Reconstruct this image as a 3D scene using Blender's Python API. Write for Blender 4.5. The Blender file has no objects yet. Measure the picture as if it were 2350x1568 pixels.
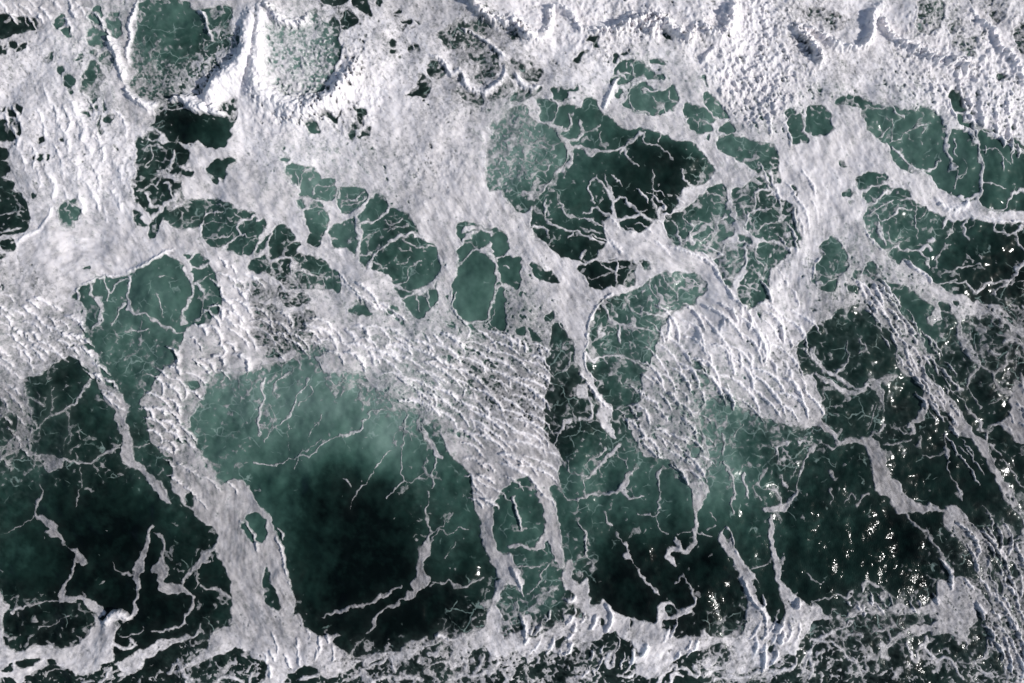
import bpy, math, random
import numpy as np

# ------------------------------------------------------------------ camera, world, sun, exposure
UN = 0.075                       # metres per tracing unit (the view is 939.4 x 626.8 units, about 70 x 47 m)
FW, FH = 939.4, 626.8
scn = bpy.context.scene
cam_d = bpy.data.cameras.new('camera'); cam = bpy.data.objects.new('camera', cam_d)
scn.collection.objects.link(cam); scn.camera = cam
CAM_H = 62.0
cam.location = (0, 0, CAM_H); cam.rotation_euler = (0, 0, 0)
cam_d.sensor_width = 36.0
cam_d.lens = 36.0 * CAM_H / (FW * UN)
cam_d.clip_end = 20000; cam_d.clip_start = 0.5

SUN_EL, SUN_AZ = 37.0, -12.0     # elevation; angle from +X (counter-clockwise)
wd = bpy.data.worlds.new('World'); scn.world = wd; wd.use_nodes = True
nt = wd.node_tree; nt.nodes.clear()
o_ = nt.nodes.new('ShaderNodeOutputWorld'); b_ = nt.nodes.new('ShaderNodeBackground'); s_ = nt.nodes.new('ShaderNodeTexSky')
s_.sky_type = 'NISHITA'; s_.sun_disc = False
s_.sun_elevation = math.radians(SUN_EL); s_.sun_rotation = math.radians(90 - SUN_AZ)
b_.inputs['Strength'].default_value = 0.075
nt.links.new(s_.outputs[0], b_.inputs[0]); nt.links.new(b_.outputs[0], o_.inputs[0])
sl = bpy.data.lights.new('sun', 'SUN'); sun = bpy.data.objects.new('sun', sl); scn.collection.objects.link(sun)
sl.energy = 3.4; sl.angle = math.radians(0.53); sl.color = (1.0, 0.97, 0.945)
sun.rotation_euler = (0, math.radians(90 - SUN_EL), math.radians(SUN_AZ))
scn.view_settings.view_transform = 'Standard'; scn.view_settings.look = 'None'
scn.view_settings.exposure = 0.0; scn.view_settings.gamma = 1.0; scn.view_settings.use_curve_mapping = False

# ------------------------------------------------------------------ raster helpers
f32 = np.float32
ST = 0.6
PAD = 6.0
NX = int((FW + 2 * PAD) / ST) + 1
NY = int((FH + 2 * PAD) / ST) + 1
gx = (-PAD + ST * np.arange(NX)).astype(f32)
gy = (-PAD + ST * np.arange(NY)).astype(f32)      # y runs down the picture
X, Y = np.meshgrid(gx, gy)
BIG = 14.0

def pts(s, r=0, c=0):
    a = np.array([[float(v) for v in p.split(',')] for p in s.split()], dtype=f32)
    a[:, 0] += c * 235.0; a[:, 1] += r * 156.7
    return a

def catmull(p, closed, n=3):
    k = len(p); out = []
    idx = range(k) if closed else range(k - 1)
    for i in idx:
        if closed: a, b, c, d = p[(i - 1) % k], p[i], p[(i + 1) % k], p[(i + 2) % k]
        else: a, b, c, d = p[max(i - 1, 0)], p[i], p[i + 1], p[min(i + 2, k - 1)]
        for j in range(n):
            t = j / n
            out.append(0.5 * ((2 * b) + (-a + c) * t + (2 * a - 5 * b + 4 * c - d) * t * t + (-a + 3 * b - 3 * c + d) * t ** 3))
    if not closed: out.append(p[-1])
    return np.array(out, dtype=f32)

def window(p, pad):
    x0 = max(0, int((p[:, 0].min() - pad + PAD) / ST)); x1 = min(NX, int((p[:, 0].max() + pad + PAD) / ST) + 2)
    y0 = max(0, int((p[:, 1].min() - pad + PAD) / ST)); y1 = min(NY, int((p[:, 1].max() + pad + PAD) / ST) + 2)
    return slice(y0, y1), slice(x0, x1)

def poly_sd(p, win):
    """signed distance, positive inside"""
    x = X[win]; y = Y[win]
    d2 = np.full(x.shape, 1e9, f32); ins = np.zeros(x.shape, bool)
    for i in range(len(p)):
        ax, ay = p[i]; bx, by = p[(i + 1) % len(p)]
        ex, ey = bx - ax, by - ay; L = ex * ex + ey * ey + 1e-9
        t = np.clip(((x - ax) * ex + (y - ay) * ey) / L, 0, 1)
        dx = x - ax - t * ex; dy = y - ay - t * ey
        np.minimum(d2, dx * dx + dy * dy, out=d2)
        if ay != by:
            ins ^= ((ay > y) != (by > y)) & (x < ex * (y - ay) / (by - ay) + ax)
    d = np.sqrt(d2)
    return np.where(ins, d, -d)

def line_sd(p, w, win):
    """half width minus distance; also the parameter along the line"""
    x = X[win]; y = Y[win]; best = np.full(x.shape, -1e9, f32); par = np.zeros(x.shape, f32)
    k = len(p)
    for i in range(k - 1):
        ax, ay = p[i]; bx, by = p[i + 1]; ex, ey = bx - ax, by - ay; L = ex * ex + ey * ey + 1e-9
        t = np.clip(((x - ax) * ex + (y - ay) * ey) / L, 0, 1)
        dx = x - ax - t * ex; dy = y - ay - t * ey
        s = (w[i] + (w[i + 1] - w[i]) * t) * 0.5 - np.sqrt(dx * dx + dy * dy)
        m = s > best
        best = np.where(m, s, best); par = np.where(m, (i + t) / (k - 1), par)
    return best, par

def fftnoise(seed, wl, beta=3.2, hi=None, ang=None, asp=1.0):
    """band-limited fractal noise, about zero mean and unit deviation; wl = longest wavelength in units"""
    rs = np.random.RandomState(seed)
    w = rs.standard_normal((NY, NX)).astype(f32)
    F = np.fft.rfft2(w)
    fy = np.fft.fftfreq(NY, ST)[:, None]; fx = np.fft.rfftfreq(NX, ST)[None, :]
    if ang is not None:
        a = math.radians(ang); u = fx * math.cos(a) + fy * math.sin(a); v = -fx * math.sin(a) + fy * math.cos(a)
        f = np.sqrt((u * asp) ** 2 + v ** 2)
    else: f = np.sqrt(fx ** 2 + fy ** 2)
    amp = 1.0 / (f + 1.0 / wl) ** (beta / 2)
    amp = amp * (1 - np.exp(-(f * wl) ** 2 * 1.5))
    if hi: amp = amp * np.exp(-(f * hi) ** 2)
    n = np.fft.irfft2(F * amp, s=(NY, NX))
    return ((n - n.mean()) / n.std()).astype(f32)

def sample(a, x, y):
    """bilinear sample at unit coordinates"""
    u = np.clip((x + PAD) / ST, 0, NX - 1.001); v = np.clip((y + PAD) / ST, 0, NY - 1.001)
    i = u.astype(np.int32); j = v.astype(np.int32); fu = (u - i).astype(f32); fv = (v - j).astype(f32)
    return (a[j, i] * (1 - fu) + a[j, i + 1] * fu) * (1 - fv) + (a[j + 1, i] * (1 - fu) + a[j + 1, i + 1] * fu) * fv

def near(a, x, y):
    i = np.clip(np.rint((x + PAD) / ST), 0, NX - 1).astype(np.int32); j = np.clip(np.rint((y + PAD) / ST), 0, NY - 1).astype(np.int32)
    return a[j, i]

def worley(seed, cell, x, y):
    rs = np.random.RandomState(seed)
    cx = int((FW + 400) / cell) + 4; cy = int((FH + 400) / cell) + 4
    jx = rs.rand(cy, cx).astype(f32); jy = rs.rand(cy, cx).astype(f32)
    px = (x + 100) / cell; py = (y + 100) / cell
    ix = np.floor(px).astype(np.int32); iy = np.floor(py).astype(np.int32)
    f1 = np.full(x.shape, 9.0, f32); f2 = f1.copy()
    for dy in (-1, 0, 1):
        for dx in (-1, 0, 1):
            qx = np.clip(ix + dx, 0, cx - 1); qy = np.clip(iy + dy, 0, cy - 1)
            d = np.sqrt((qx + jx[qy, qx] - px) ** 2 + (qy + jy[qy, qx] - py) ** 2)
            f2 = np.minimum(f2, np.maximum(f1, d)); f1 = np.minimum(f1, d)
    return f1 * cell, f2 * cell

def field(s, sig, default, dw=0.02):
    """smooth map interpolated from points given in overview pixels (2350 wide)"""
    P = [[float(v) for v in q.split(',')] for q in s.split()]
    cxs = np.linspace(-PAD, FW + PAD, 160, dtype=f32); cys = np.linspace(-PAD, FH + PAD, 108, dtype=f32)
    CX, CY = np.meshgrid(cxs, cys); num = np.full(CX.shape, default * dw); den = np.full(CX.shape, dw)
    for px, py, v in P:
        w = np.exp(-(((CX - px / 2.5016) ** 2 + (CY - py / 2.5016) ** 2) / (2 * sig * sig)))
        num += w * v; den += w
    c = (num / den).astype(f32)
    u = (X + PAD) / (FW + 2 * PAD) * 158.99; v = (Y + PAD) / (FH + 2 * PAD) * 106.99
    u = np.clip(u, 0, 158.99); v = np.clip(v, 0, 106.99)
    i = u.astype(int); j = v.astype(int); fu = u - i; fv = v - j
    return ((c[j, i] * (1 - fu) + c[j, i + 1] * fu) * (1 - fv) + (c[j + 1, i] * (1 - fu) + c[j + 1, i + 1] * fu) * fv).astype(f32)

def smooth(a, b, x):
    t = np.clip((x - a) / (b - a), 0, 1); return t * t * (3 - 2 * t)

# ------------------------------------------------------------------ traced layout of foam and open water
M = np.full((NY, NX), BIG, f32)          # foam field: > 0 foam, < 0 water, in units from the edge
ID = np.zeros((NY, NX), np.int16)        # which foam thing owns the place (0 = the common foam cover)
THINGS = {}
def thing_id(name, label, cat, group=None):
    k = len(THINGS) + 1; THINGS[k] = (name, label, cat, group); return k

def W(r, c, s, n=3):
    global M
    for q in s.split(';'):
        p = catmull(pts(q, r, c), True, n); win = window(p, BIG)
        M[win] = np.minimum(M[win], -np.clip(poly_sd(p, win), -BIG, BIG))
def F(r, c, s, tid=0, n=3):
    for q in s.split(';'):
        p = catmull(pts(q, r, c), True, n); win = window(p, BIG)
        d = np.clip(poly_sd(p, win), -BIG, BIG)
        M[win] = np.maximum(M[win], d)
        a = ID[win]; a[d > -1.2] = tid
def S(r, c, s, w, tid=0):
    """streaks: w is one width or a list spread along the line"""
    for q in s.split(';'):
        p0 = pts(q, r, c); p = catmull(p0, False, 4)
        ww = np.interp(np.linspace(0, 1, len(p)), np.linspace(0, 1, max(2, len(np.atleast_1d(w)))), np.resize(np.atleast_1d(w), max(2, len(np.atleast_1d(w))))).astype(f32)
        win = window(p, BIG); d, _ = line_sd(p, ww + .35, win)
        M[win] = np.maximum(M[win], np.clip(d, -BIG, BIG))
        if tid or True:
            a = ID[win]; a[(d > -1.0)] = tid

# ---- everything below the foam cover of the upper half is open water first
W(0, 0, "-30,290 20,272 60,278 75,262 90,254 108,256 128,245 150,234 165,232 180,235 190,238 198,252 203,275 215,300 300,303 400,305 500,310 560,310 640,306 700,300 745,296 762,286 785,280 795,262 812,258 840,268 880,288 975,312 975,690 -30,690", 1)

t_diag = thing_id('foam_band', 'broad white foam band slanting to the dark pools at the right edge', 'foam band', 'long foam bands')
t_legs = thing_id('foam_band', 'wide forked foam band running down the middle to the crests along the bottom', 'foam band', 'long foam bands')
t_left = thing_id('foam_band', 'wide lumpy foam band left of the large pale green pool', 'foam band', 'long foam bands')
t_mid = thing_id('foam_band', 'rippled foam slope right of centre with many short parallel crests', 'foam band', 'long foam bands')
t_rib = thing_id('foam_band', 'smooth ribbon of foam leaving the right centre slope towards the lower right', 'foam band', 'long foam bands')
t_rid = thing_id('foam_band', 'narrow braided foam ridge running from the upper right pools to the right edge', 'foam band', 'long foam bands')
t_thin = thing_id('foam_band', 'thin broken foam chain at the far left with a rounded tip', 'foam band', 'long foam bands')
t_snk = thing_id('foam_streak', 'long kinked foam streak between the far left pools and the lumpy left band', 'foam streak', 'foam streaks on dark water')

# F1 left rippled patch and far left column
F(1, 0, "-8,128 20,112 45,115 70,119 79,130 76,146 82,157 70,163 60,172 48,178 40,186 25,190 -8,200", 0)
F(2, 0, "-6,0 50,-2 45,8 42,18 30,24 22,30 24,45 28,60 30,70 35,78 30,85 28,95 32,103 50,103 62,111 52,118 42,119 37,112 25,105 20,98 12,103 -6,112 -6,102 10,88 16,75 12,66 -6,72 -6,60 8,60 -6,50 -6,38 12,30 12,20 3,12", t_thin)
F(2, 0, "56,-4 70,-6 75,5 88,9 93,25 95,32 100,42 110,43 115,55 122,58 118,62 117,75 122,92 122,103 135,118 147,127 155,140 157,148 150,146 140,135 133,125 125,118 113,112 112,100 109,80 104,70 105,63 95,52 85,30 75,20 60,10", t_snk)
# F2 left band
F(0, 0, "188,235 198,252 203,264 203,277 200,287 190,297 178,297 170,302 166,316 163,329 147,341 138,359 128,367 135,376 135,386 138,404 150,417 158,424 158,449 165,456 170,464 178,471 185,479 198,487 198,499 196,503 206,520 212,532 212,556 212,573 245,575 268,564 270,550 263,521 260,500 258,497 251,483 247,471 235,459 225,444 215,439 202,444 198,432 190,422 183,414 178,404 173,394 180,376 186,364 190,354 192,344 200,342 215,344 235,339 250,334 265,331 275,326 287,319 300,305 300,285 235,250 210,225", t_left)
# F3 middle slope with two legs
F(0, 0, "280,300 287,319 295,339 305,344 330,342 335,349 350,359 360,364 370,372 385,379 390,391 400,385 405,399 412,418 430,434 432,449 436,471 440,476 441,491 445,506 450,516 457,530 470,537 480,535 475,520 470,508 460,507 455,500 452,477 455,460 462,450 470,442 478,439 486,438 490,450 498,471 500,490 512,520 518,518 515,490 511,468 506,454 508,445 515,449 512,434 515,424 510,411 500,399 499,389 500,374 501,359 505,344 500,334 505,320 506,296 480,285 380,285", t_legs)
# F4 right-centre slope
F(0, 0, "675,284 655,284 640,280 620,286 610,297 604,306 602,316 598,329 590,339 588,349 586,369 575,372 565,376 575,389 582,404 590,419 608,421 620,426 627,440 632,448 638,440 645,432 650,425 652,416 648,408 645,396 642,384 648,369 660,362 672,366 680,374 692,380 705,386 730,392 750,392 757,380 752,362 745,345 733,342 732,325 735,314 745,300 755,295 762,292 764,283 740,250 700,250", t_mid)
# F5 smooth ribbon
F(2, 3, "33,60 45,58 52,75 62,83 65,92 73,88 92,88 100,92 103,100 107,105 110,118 114,127 120,130 125,138 135,147 150,150 172,157 150,156 130,158 118,157 114,150 110,142 100,140 95,130 94,115 92,108 88,96 80,93 63,96 60,88 50,82 40,75 22,76", t_rib)
# F6 braided ridge
F(1, 3, "68,100 80,99 97,98 105,105 106,115 120,130 135,145 143,157 150,168 155,172 145,176 145,184 155,196 165,206 175,216 182,228 190,241 200,248 203,257 210,275 222,292 232,313 236,318 230,318 212,297 205,281 195,262 185,247 172,242 167,227 157,218 142,213 142,200 135,191 125,187 116,176 116,160 112,150 95,133 80,120 66,112", t_rid)
# F7 diagonal band
F(1, 3, "60,75 85,70 97,68 107,76 112,80 125,84 140,92 148,98 155,106 170,112 183,115 190,120 210,122 218,128 230,138 240,147 240,155 225,150 215,140 208,133 195,131 185,133 178,140 181,157 186,168 195,176 190,178 180,166 174,150 171,134 160,130 150,125 140,118 130,112 120,106 107,103 103,100 101,92 92,84 83,92 70,94", t_diag)
# far right patch
t_rp = thing_id('foam_patch', 'grey foam patch cut by the right edge beside the braided ridge', 'foam patch', 'foam patches')
F(2, 3, "220,55 228,45 240,38 245,70 240,94 225,90 218,82 208,78 200,84 206,76 218,72 222,64", t_rp)

# bottom row
t_b1 = thing_id('foam_fan', 'foam fan at the lower left with a small curling crest on its tip', 'foam fan', 'foam fans along the bottom')
t_b2 = thing_id('foam_fan', 'largest foam fan at the foot of the lumpy left band', 'foam fan', 'foam fans along the bottom')
t_b3 = thing_id('foam_fan', 'long scalloped foam crest bounding the near black pool from below', 'foam fan', 'foam fans along the bottom')
t_b4 = thing_id('foam_fan', 'ragged foam mass below the glittering black water right of the middle', 'foam fan', 'foam fans along the bottom')
t_b5 = thing_id('foam_fan', 'foam fan where the long right streak meets the bottom crests', 'foam fan', 'foam fans along the bottom')
t_b6 = thing_id('foam_patch', 'upright foam patch with steep ripples near the lower right corner', 'foam patch', 'foam patches')
F(3, 0, "-6,72 2,74 4,82 10,87 5,92 2,100 5,115 8,122 20,127 30,121 45,122 60,124 75,117 83,106 86,98 83,92 88,95 95,99 100,92 108,91 118,92 123,98 117,100 110,98 108,105 106,120 105,135 95,140 85,148 75,150 68,150 65,145 55,143 45,140 30,148 20,157 15,158 10,150 -6,150", t_b1)
W(3, 0, "18,136 28,133 38,134 33,137 22,142;43,135 50,134 51,139 43,141;5,143 15,138 12,144")
F(3, 0, "105,140 114,134 120,130 130,125 145,118 160,115 175,112 183,107 182,113 165,120 150,127 140,132 128,140 118,148 106,157 112,148", t_b2)
F(3, 1, "-47,125 -42,113 -30,106 -20,102 -8,92 0,84 8,86 12,92 30,92 42,95 45,105 58,112 72,112 79,112 70,118 78,124 85,130 82,136 98,135 90,141 75,150 62,151 58,143 50,140 40,142 30,150 22,160 2,162 8,150 10,140 0,134 -15,126 -28,128 -45,136 -62,142 -75,150 -62,136", t_b2)
W(3, 1, "44,97 56,97 60,106 54,109 46,103;58,101 63,106 66,108 60,108", 2)
F(3, 1, "97,137 103,132 110,129 120,128 130,126 138,120 147,116 155,114 162,117 165,111 172,112 180,116 190,112 205,108 210,100 213,90 218,75 222,64 226,62 230,64 226,72 222,85 225,95 225,110 228,118 225,130 218,134 210,124 205,125 195,130 190,140 180,146 176,140 180,126 172,120 160,122 150,127 140,134 128,140 125,134 118,132 108,137 100,143", t_b3)
F(3, 2, "-12,124 -5,113 8,108 8,95 12,93 18,95 17,108 15,115 25,112 36,104 38,99 45,100 50,92 62,96 70,95 60,88 55,82 48,79 58,76 50,72 46,65 46,52 50,44 56,44 57,52 55,60 62,65 68,60 70,66 69,75 74,77 72,85 80,83 84,79 90,85 97,93 110,97 120,99 128,101 132,97 133,85 140,81 147,82 152,88 160,87 162,92 155,95 148,98 139,100 138,105 145,107 150,114 160,112 172,112 175,106 185,113 205,114 212,108 215,100 230,125 215,142 205,150 197,147 197,140 198,125 190,121 175,126 160,129 150,135 140,145 130,152 115,150 112,143 112,132 116,127 105,118 95,110 85,112 78,118 60,122 50,127 42,129 35,124 25,132 15,139 8,132 2,128 -8,134", t_b4)
W(3, 2, "141,85 147,85 150,90 145,94 141,92;163,134 175,126 190,122 197,127 196,137 190,144 180,136 170,141;40,119 48,114 50,118 42,124;108,99 111,101 110,106;82,96 84,103 81,104;55,118 60,116 58,121")
F(3, 2, "173,137 182,132 190,131 186,139 178,145", t_b4)
F(3, 3, "-45,18 -38,12 -36,22 -28,38 -22,46 -14,56 -8,68 -10,80 -3,88 0,94 4,100 12,99 14,85 10,75 6,62 4,50 2,38 0,22 -1,5 4,2 6,14 5,28 11,44 12,58 15,67 22,74 28,78 35,85 42,83 48,88 51,92 57,93 58,97 50,100 42,100 38,107 33,115 28,122 24,130 14,130 8,136 3,140 -8,142 -22,148 -35,152 -40,144 -34,132 -30,122 -22,110 -20,98 -20,82 -26,62 -33,45 -46,28", t_b5)
W(3, 3, "-40,14 -36,22 -37,27 -41,20;-14,62 -9,66 -9,77 -12,70;0,118 4,122 3,128 0,126")
t_lace = 0
F(3, 3, "70,97 74,91 78,86 85,83 92,81 98,82 105,88 112,84 122,82 128,88 140,85 150,82 154,76 155,65 160,61 168,64 172,60 182,60 188,66 195,72 202,82 203,95 196,92 190,90 192,100 184,108 183,118 184,128 178,118 165,112 150,113 153,103 155,99 148,95 140,93 130,94 118,93 110,92 106,89 104,94 96,94 88,92 80,95", t_b6)
F(3, 3, "103,134 101,122 103,115 107,120 115,112 125,105 135,103 147,104 152,99 158,102 150,110 138,113 120,116 112,124 106,127", 0)
F(3, 3, "36,128 42,120 48,114 56,108 66,105 74,99 78,98 75,105 64,109 52,115 42,123 37,135 33,145 28,148 33,138", 0)
# lower right corner rippled mass
t_b7 = thing_id('foam_patch', 'curved foam patch of steep ridges filling the lower right edge', 'foam patch', 'foam patches')
F(3, 3, "163,-6 176,-4 185,8 195,20 202,33 196,36 203,45 212,56 218,45 212,34 222,26 232,14 232,-2 245,-8 245,165 222,165 214,140 218,122 205,112 200,100 204,88 201,76 192,62 188,48 182,36 172,22 160,12", t_b7)
W(3, 3, "205,50 212,62 215,76 210,74 206,60;222,45 231,55 228,62 221,54;215,118 222,124 224,140 218,132", 2)

# ---- pools of open water inside the foam cover (row 0)
W(0, 0, "-8,15 10,14 24,16 33,19 31,26 15,30 5,34 -8,37;49,22 54,14 59,17 57,24 52,27;58,28 63,25 66,32 61,34;8,40 17,39 14,44 9,43;15,48 17,43 25,39 23,44;-6,43 2,45 2,50 -6,51;4,45 7,47 6,50 3,48")
W(0, 0, "82,20 82,12 87,6 92,8 96,14 93,21 86,24;98,19 106,17 111,20 112,27 110,33 104,33 99,27;83,26 95,27 100,34 100,42 88,44 81,38;93,23 97,24 94,25;101,13 110,12 108,16 102,17")
W(0, 0, "84,48 88,46 87,52;70,54 76,50 77,53 71,57;92,52 99,48 105,55 105,60 101,67 98,61 93,57;83,58 88,58 92,62 93,68 96,70 95,76 92,80 91,88 83,94 79,91 79,87 75,85 78,78 78,70 82,65")
W(0, 0, "41,54 47,50 50,47 47,55 43,58;53,64 58,60 60,66 57,70;59,75 64,69 69,71 69,76 66,82 60,80;62,83 67,83 67,86 64,85;5,101 8,97 14,95 19,99 19,104 14,107 7,106;-6,113 7,108 13,111 19,114 20,120 16,126 5,128 -6,127;0,99 3,98 2,101")
W(0, 0, "81,96 89,97 88,100 83,98;81,98 89,102 82,101;95,93 97,97 97,100 95,98;75,102 80,104 83,107 79,107;95,108 100,106 104,107 102,113 97,113;34,127 40,125 40,130 35,131;56,128 59,127 58,131;-6,135 6,139 7,144 -6,147;-6,148 6,149 7,158 -6,161;31,144 38,142 38,148 33,148;42,142 45,143 43,147;93,106 91,118 95,121 92,122 90,114")
W(0, 0, "130,3 150,0 170,1 178,9 195,8 212,8 215,25 222,30 220,45 210,62 200,72 188,84 175,90 160,90 145,93 135,92 122,85 119,75 128,65 122,60 122,50 124,35 127,22")
W(0, 0, "145,94 153,94 160,92 170,95 178,99 190,106 200,104 204,98 215,90 218,92 217,105 214,118 210,130 206,134 195,136 183,131 170,132 155,128 145,120 141,119 143,110 143,98")
W(1, 0, "125,-26 132,-30 137,-36 145,-34 151,-28 162,-25 175,-16 172,-8 165,-4 170,0 177,1 175,5 166,6 166,12 167,20 168,27 160,32 158,38 156,46 149,46 145,54 139,62 136,61 138,50 139,43 136,38 130,33 126,28 123,14 127,5 126,0;122,37 125,37 130,40 131,45 136,51 130,51 126,47;189,-1 192,-5 200,-10 217,-10 212,-5 207,0 208,6 205,9 200,5 199,11 195,8")
# row 0, second column
W(0, 1, "15,18 22,20 28,24 45,25 48,22 50,11 55,10 60,17 65,22 73,16 78,28 75,35 80,45 77,55 72,65 65,75 62,85 45,88 25,88 14,80 10,70 12,50 10,40 10,30 14,25;78,17 83,10 88,12 94,19 89,25 82,28 78,22;88,0 100,0 106,15 98,12 90,7;110,2 115,0 114,6;126,11 133,8 130,12;133,19 142,18 141,21 134,21;141,25 145,25 143,26;146,21 151,22 149,23;133,26 137,22 136,25;60,-3 80,-3 84,3 72,6 62,4")
W(0, 1, "122,38 126,36 128,42 125,44;122,46 131,47 128,50 123,49;140,43 143,43 142,48;145,42 149,43 147,47;166,33 178,24 187,20 197,22 205,16 208,22 217,20 216,25 209,31 205,30 200,28 207,34 215,42 222,50 222,65 215,70 205,72 200,70 205,62 195,52 190,42 180,45 172,43 170,38")
W(0, 1, "177,67 183,68 188,66 190,71 187,76 183,74;150,68 157,71 160,78 159,84 150,89 138,87 144,82 148,76;157,62 163,55 172,60 175,65 168,72 162,70;183,84 195,82 206,85 208,95 203,97 198,93 186,88;212,88 220,80 232,74 235,80 228,88 217,93;229,65 235,57 240,68 236,72")
W(0, 1, "89,97 93,100 99,101 98,115 94,115 93,104;58,103 65,103 74,108 78,103 77,108 74,114 68,110 60,107;47,113 54,112 57,118 58,122 53,124 48,120;89,115 93,114 95,119 90,121;88,121 92,123 87,130;94,125 103,118 105,119 104,125 98,125;22,144 30,146 32,148 27,149;215,113 220,111 221,118 217,118;214,125 217,124 217,129")
W(1, 1, "27,-3 31,-5 45,-4 54,1 60,6 71,8 72,17 72,24 68,27 43,24 41,17 33,9;76,15 94,15 102,21 101,25 93,34 83,39 77,35 75,32 74,24;37,27 43,28 44,31 41,35;49,32 54,29 60,29 62,32 58,33;46,36 55,34 62,36 66,40 65,45 65,52 60,60 50,57 46,47;48,58 53,59 59,62 57,71 52,70 48,63;70,50 78,47 90,43 91,52 92,60 85,64 83,69 72,70 68,62")
W(1, 1, "113,21 122,31 123,34 136,39 144,47 148,56 156,64 163,70 168,84 167,94 165,104 163,108 166,110 166,120 157,127 155,135 148,135 140,128 135,120 130,110 126,104 125,98 117,93 104,91 95,83 90,78 94,72 94,60 94,50 93,43 98,37 101,31 107,26;83,66 90,62 93,66 91,75 85,72;216,115 223,110 229,118 228,128 230,143 227,147 220,143 215,138 219,128")
W(1, 1, "16,52 22,50 30,54 35,61 34,65 25,70 20,73 12,69 15,60;-2,52 8,45 7,55 0,62;2,73 12,58 8,70 0,78;12,73 25,70 38,66 40,68 38,75 50,78 62,82 68,88 74,92 77,102 77,108 73,113 70,108 60,109 45,107 30,108 22,102 15,97 5,94 -4,93 -6,84 8,77;-4,103 10,103 20,106 22,110 18,116 5,118 -4,120;22,113 43,113 50,118 45,122 28,124 23,120")
W(1, 1, "183,60 186,50 190,47 205,50 218,54 228,59 232,70 228,77 235,80 242,84 242,92 238,95 236,103 227,110 222,118 218,128 213,138 205,140 192,138 186,136 181,126 180,112 182,100 185,97 186,80 185,72 190,65;84,127 92,125 95,118 98,120 103,127 105,132 95,132 88,130;118,131 125,124 130,126 127,130;212,3 218,2 221,16 215,17;229,5 235,0 245,10 235,14;186,138 192,141 198,140 202,146 196,144;71,109 77,107 75,113;132,100 140,109 150,112 136,116 128,107")
# row 0 and 1, third column
W(0, 2, "-2,29 8,30 11,37 5,38 -2,38;69,35 77,34 79,40 79,45 74,44 73,39;57,55 65,48 67,50 60,57;-2,57 10,60 12,67 22,62 28,66 22,74 12,73 5,68 -2,66;-2,93 5,83 15,81 26,80 26,84 15,90 13,92;35,81 47,82 56,82 60,79 58,84 50,84 49,91 45,93 39,90;22,93 30,91 38,94 39,102 37,110 30,112 25,109 26,103;92,52 96,49 98,52 94,57;100,50 105,49 104,52")
W(0, 2, "93,67 96,60 107,55 120,58 125,63 131,68 139,72 137,74 130,72 124,73 120,68 110,73 103,77 91,77;126,55 136,54 140,58 136,60 128,58;93,87 99,81 101,84 96,90;100,95 105,91 108,83 115,77 122,76 132,83 140,83 147,78 151,83 152,92 147,100 138,104 131,106 115,102 103,99;172,71 174,71 178,79 174,75;129,29 133,27 140,26 142,33 148,37 140,35 138,30")
W(0, 2, "177,85 184,87 189,92 193,100 200,108 190,107 180,100 175,93;157,96 163,97 172,98 180,103 187,110 183,113 170,109 160,107;160,112 165,109 180,114 184,118 175,123 167,121;190,119 200,112 205,116 200,123 192,121;176,128 180,124 178,129")
W(1, 2, "188,-26 190,-31 203,-32 225,-26 240,-24 243,-10 246,8 238,12 230,3 223,0 213,-6 200,-14 190,-20")
W(1, 2, "63,-61 70,-66 77,-63 80,-55 87,-49 93,-46 100,-40 110,-36 120,-38 132,-35 145,-29 155,-27 167,-24 178,-13 184,-3 186,2 180,8 170,13 160,14 156,20 153,25 150,32 143,38 136,39 133,45 127,48 124,53 112,56 97,51 94,46 85,46 84,60 85,66 78,74 76,80 65,84 60,82 45,78 38,73 30,65 22,61 18,50 18,38 17,30 25,22 35,12 38,5 47,-2 50,-10 54,-18 62,-22 52,-26 46,-36 50,-45 60,-50")
W(0, 2, "0,100 12,98 18,112 28,114 38,120 43,127 46,132 50,137 48,148 40,156 36,163 28,172 18,186 12,195 2,190 -10,176 -22,166 -24,150 -20,128 -10,110;38,115 43,99 50,97 56,98 60,99 57,105 52,112 45,115;53,104 60,99 64,104 62,112 56,116 52,112;48,124 56,118 63,116 64,126 58,128")
W(1, 2, "160,33 165,30 178,18 182,14 193,13 210,16 222,6 238,14 240,22 247,27 258,32 260,45 263,60 262,68 255,70 254,71 250,80 238,90 235,95 235,107 240,115 228,120 215,126 208,120 203,108 195,105 191,97 188,85 180,77 170,73 150,68 143,60 140,50 140,43 150,38")
W(1, 2, "65,86 80,83 95,81 103,83 111,85 112,95 111,105 100,105 90,106 80,109 70,105 67,95 60,90;76,72 78,77 68,83 63,81;116,83 123,84 126,89 122,90;17,82 22,85 28,92 36,93 42,103 33,102 22,97 17,90;-10,80 -2,80 8,81 6,90 7,100 3,108 -4,108;30,135 37,129 36,138 30,138;3,146 12,145 10,151 3,150;15,145 22,150 28,155 20,157;6,113 10,112 8,115")
W(2, 2, "80,-37 88,-40 105,-44 118,-49 125,-55 138,-63 150,-63 170,-62 178,-52 172,-40 165,-34 150,-28 140,-17 134,-8 132,2 128,15 122,25 118,35 115,55 95,60 85,52 77,40 72,28 68,12 69,0 70,-12 75,-25;36,-10 42,-16 50,-4 54,8 53,15 50,22 45,27 40,25 36,15 34,0;195,92 200,88 196,92;163,92 168,84 173,90 170,105 163,105;165,26 168,18 178,23 180,36 175,42 166,38;94,64 105,61 118,66 115,70 102,70")
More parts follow.
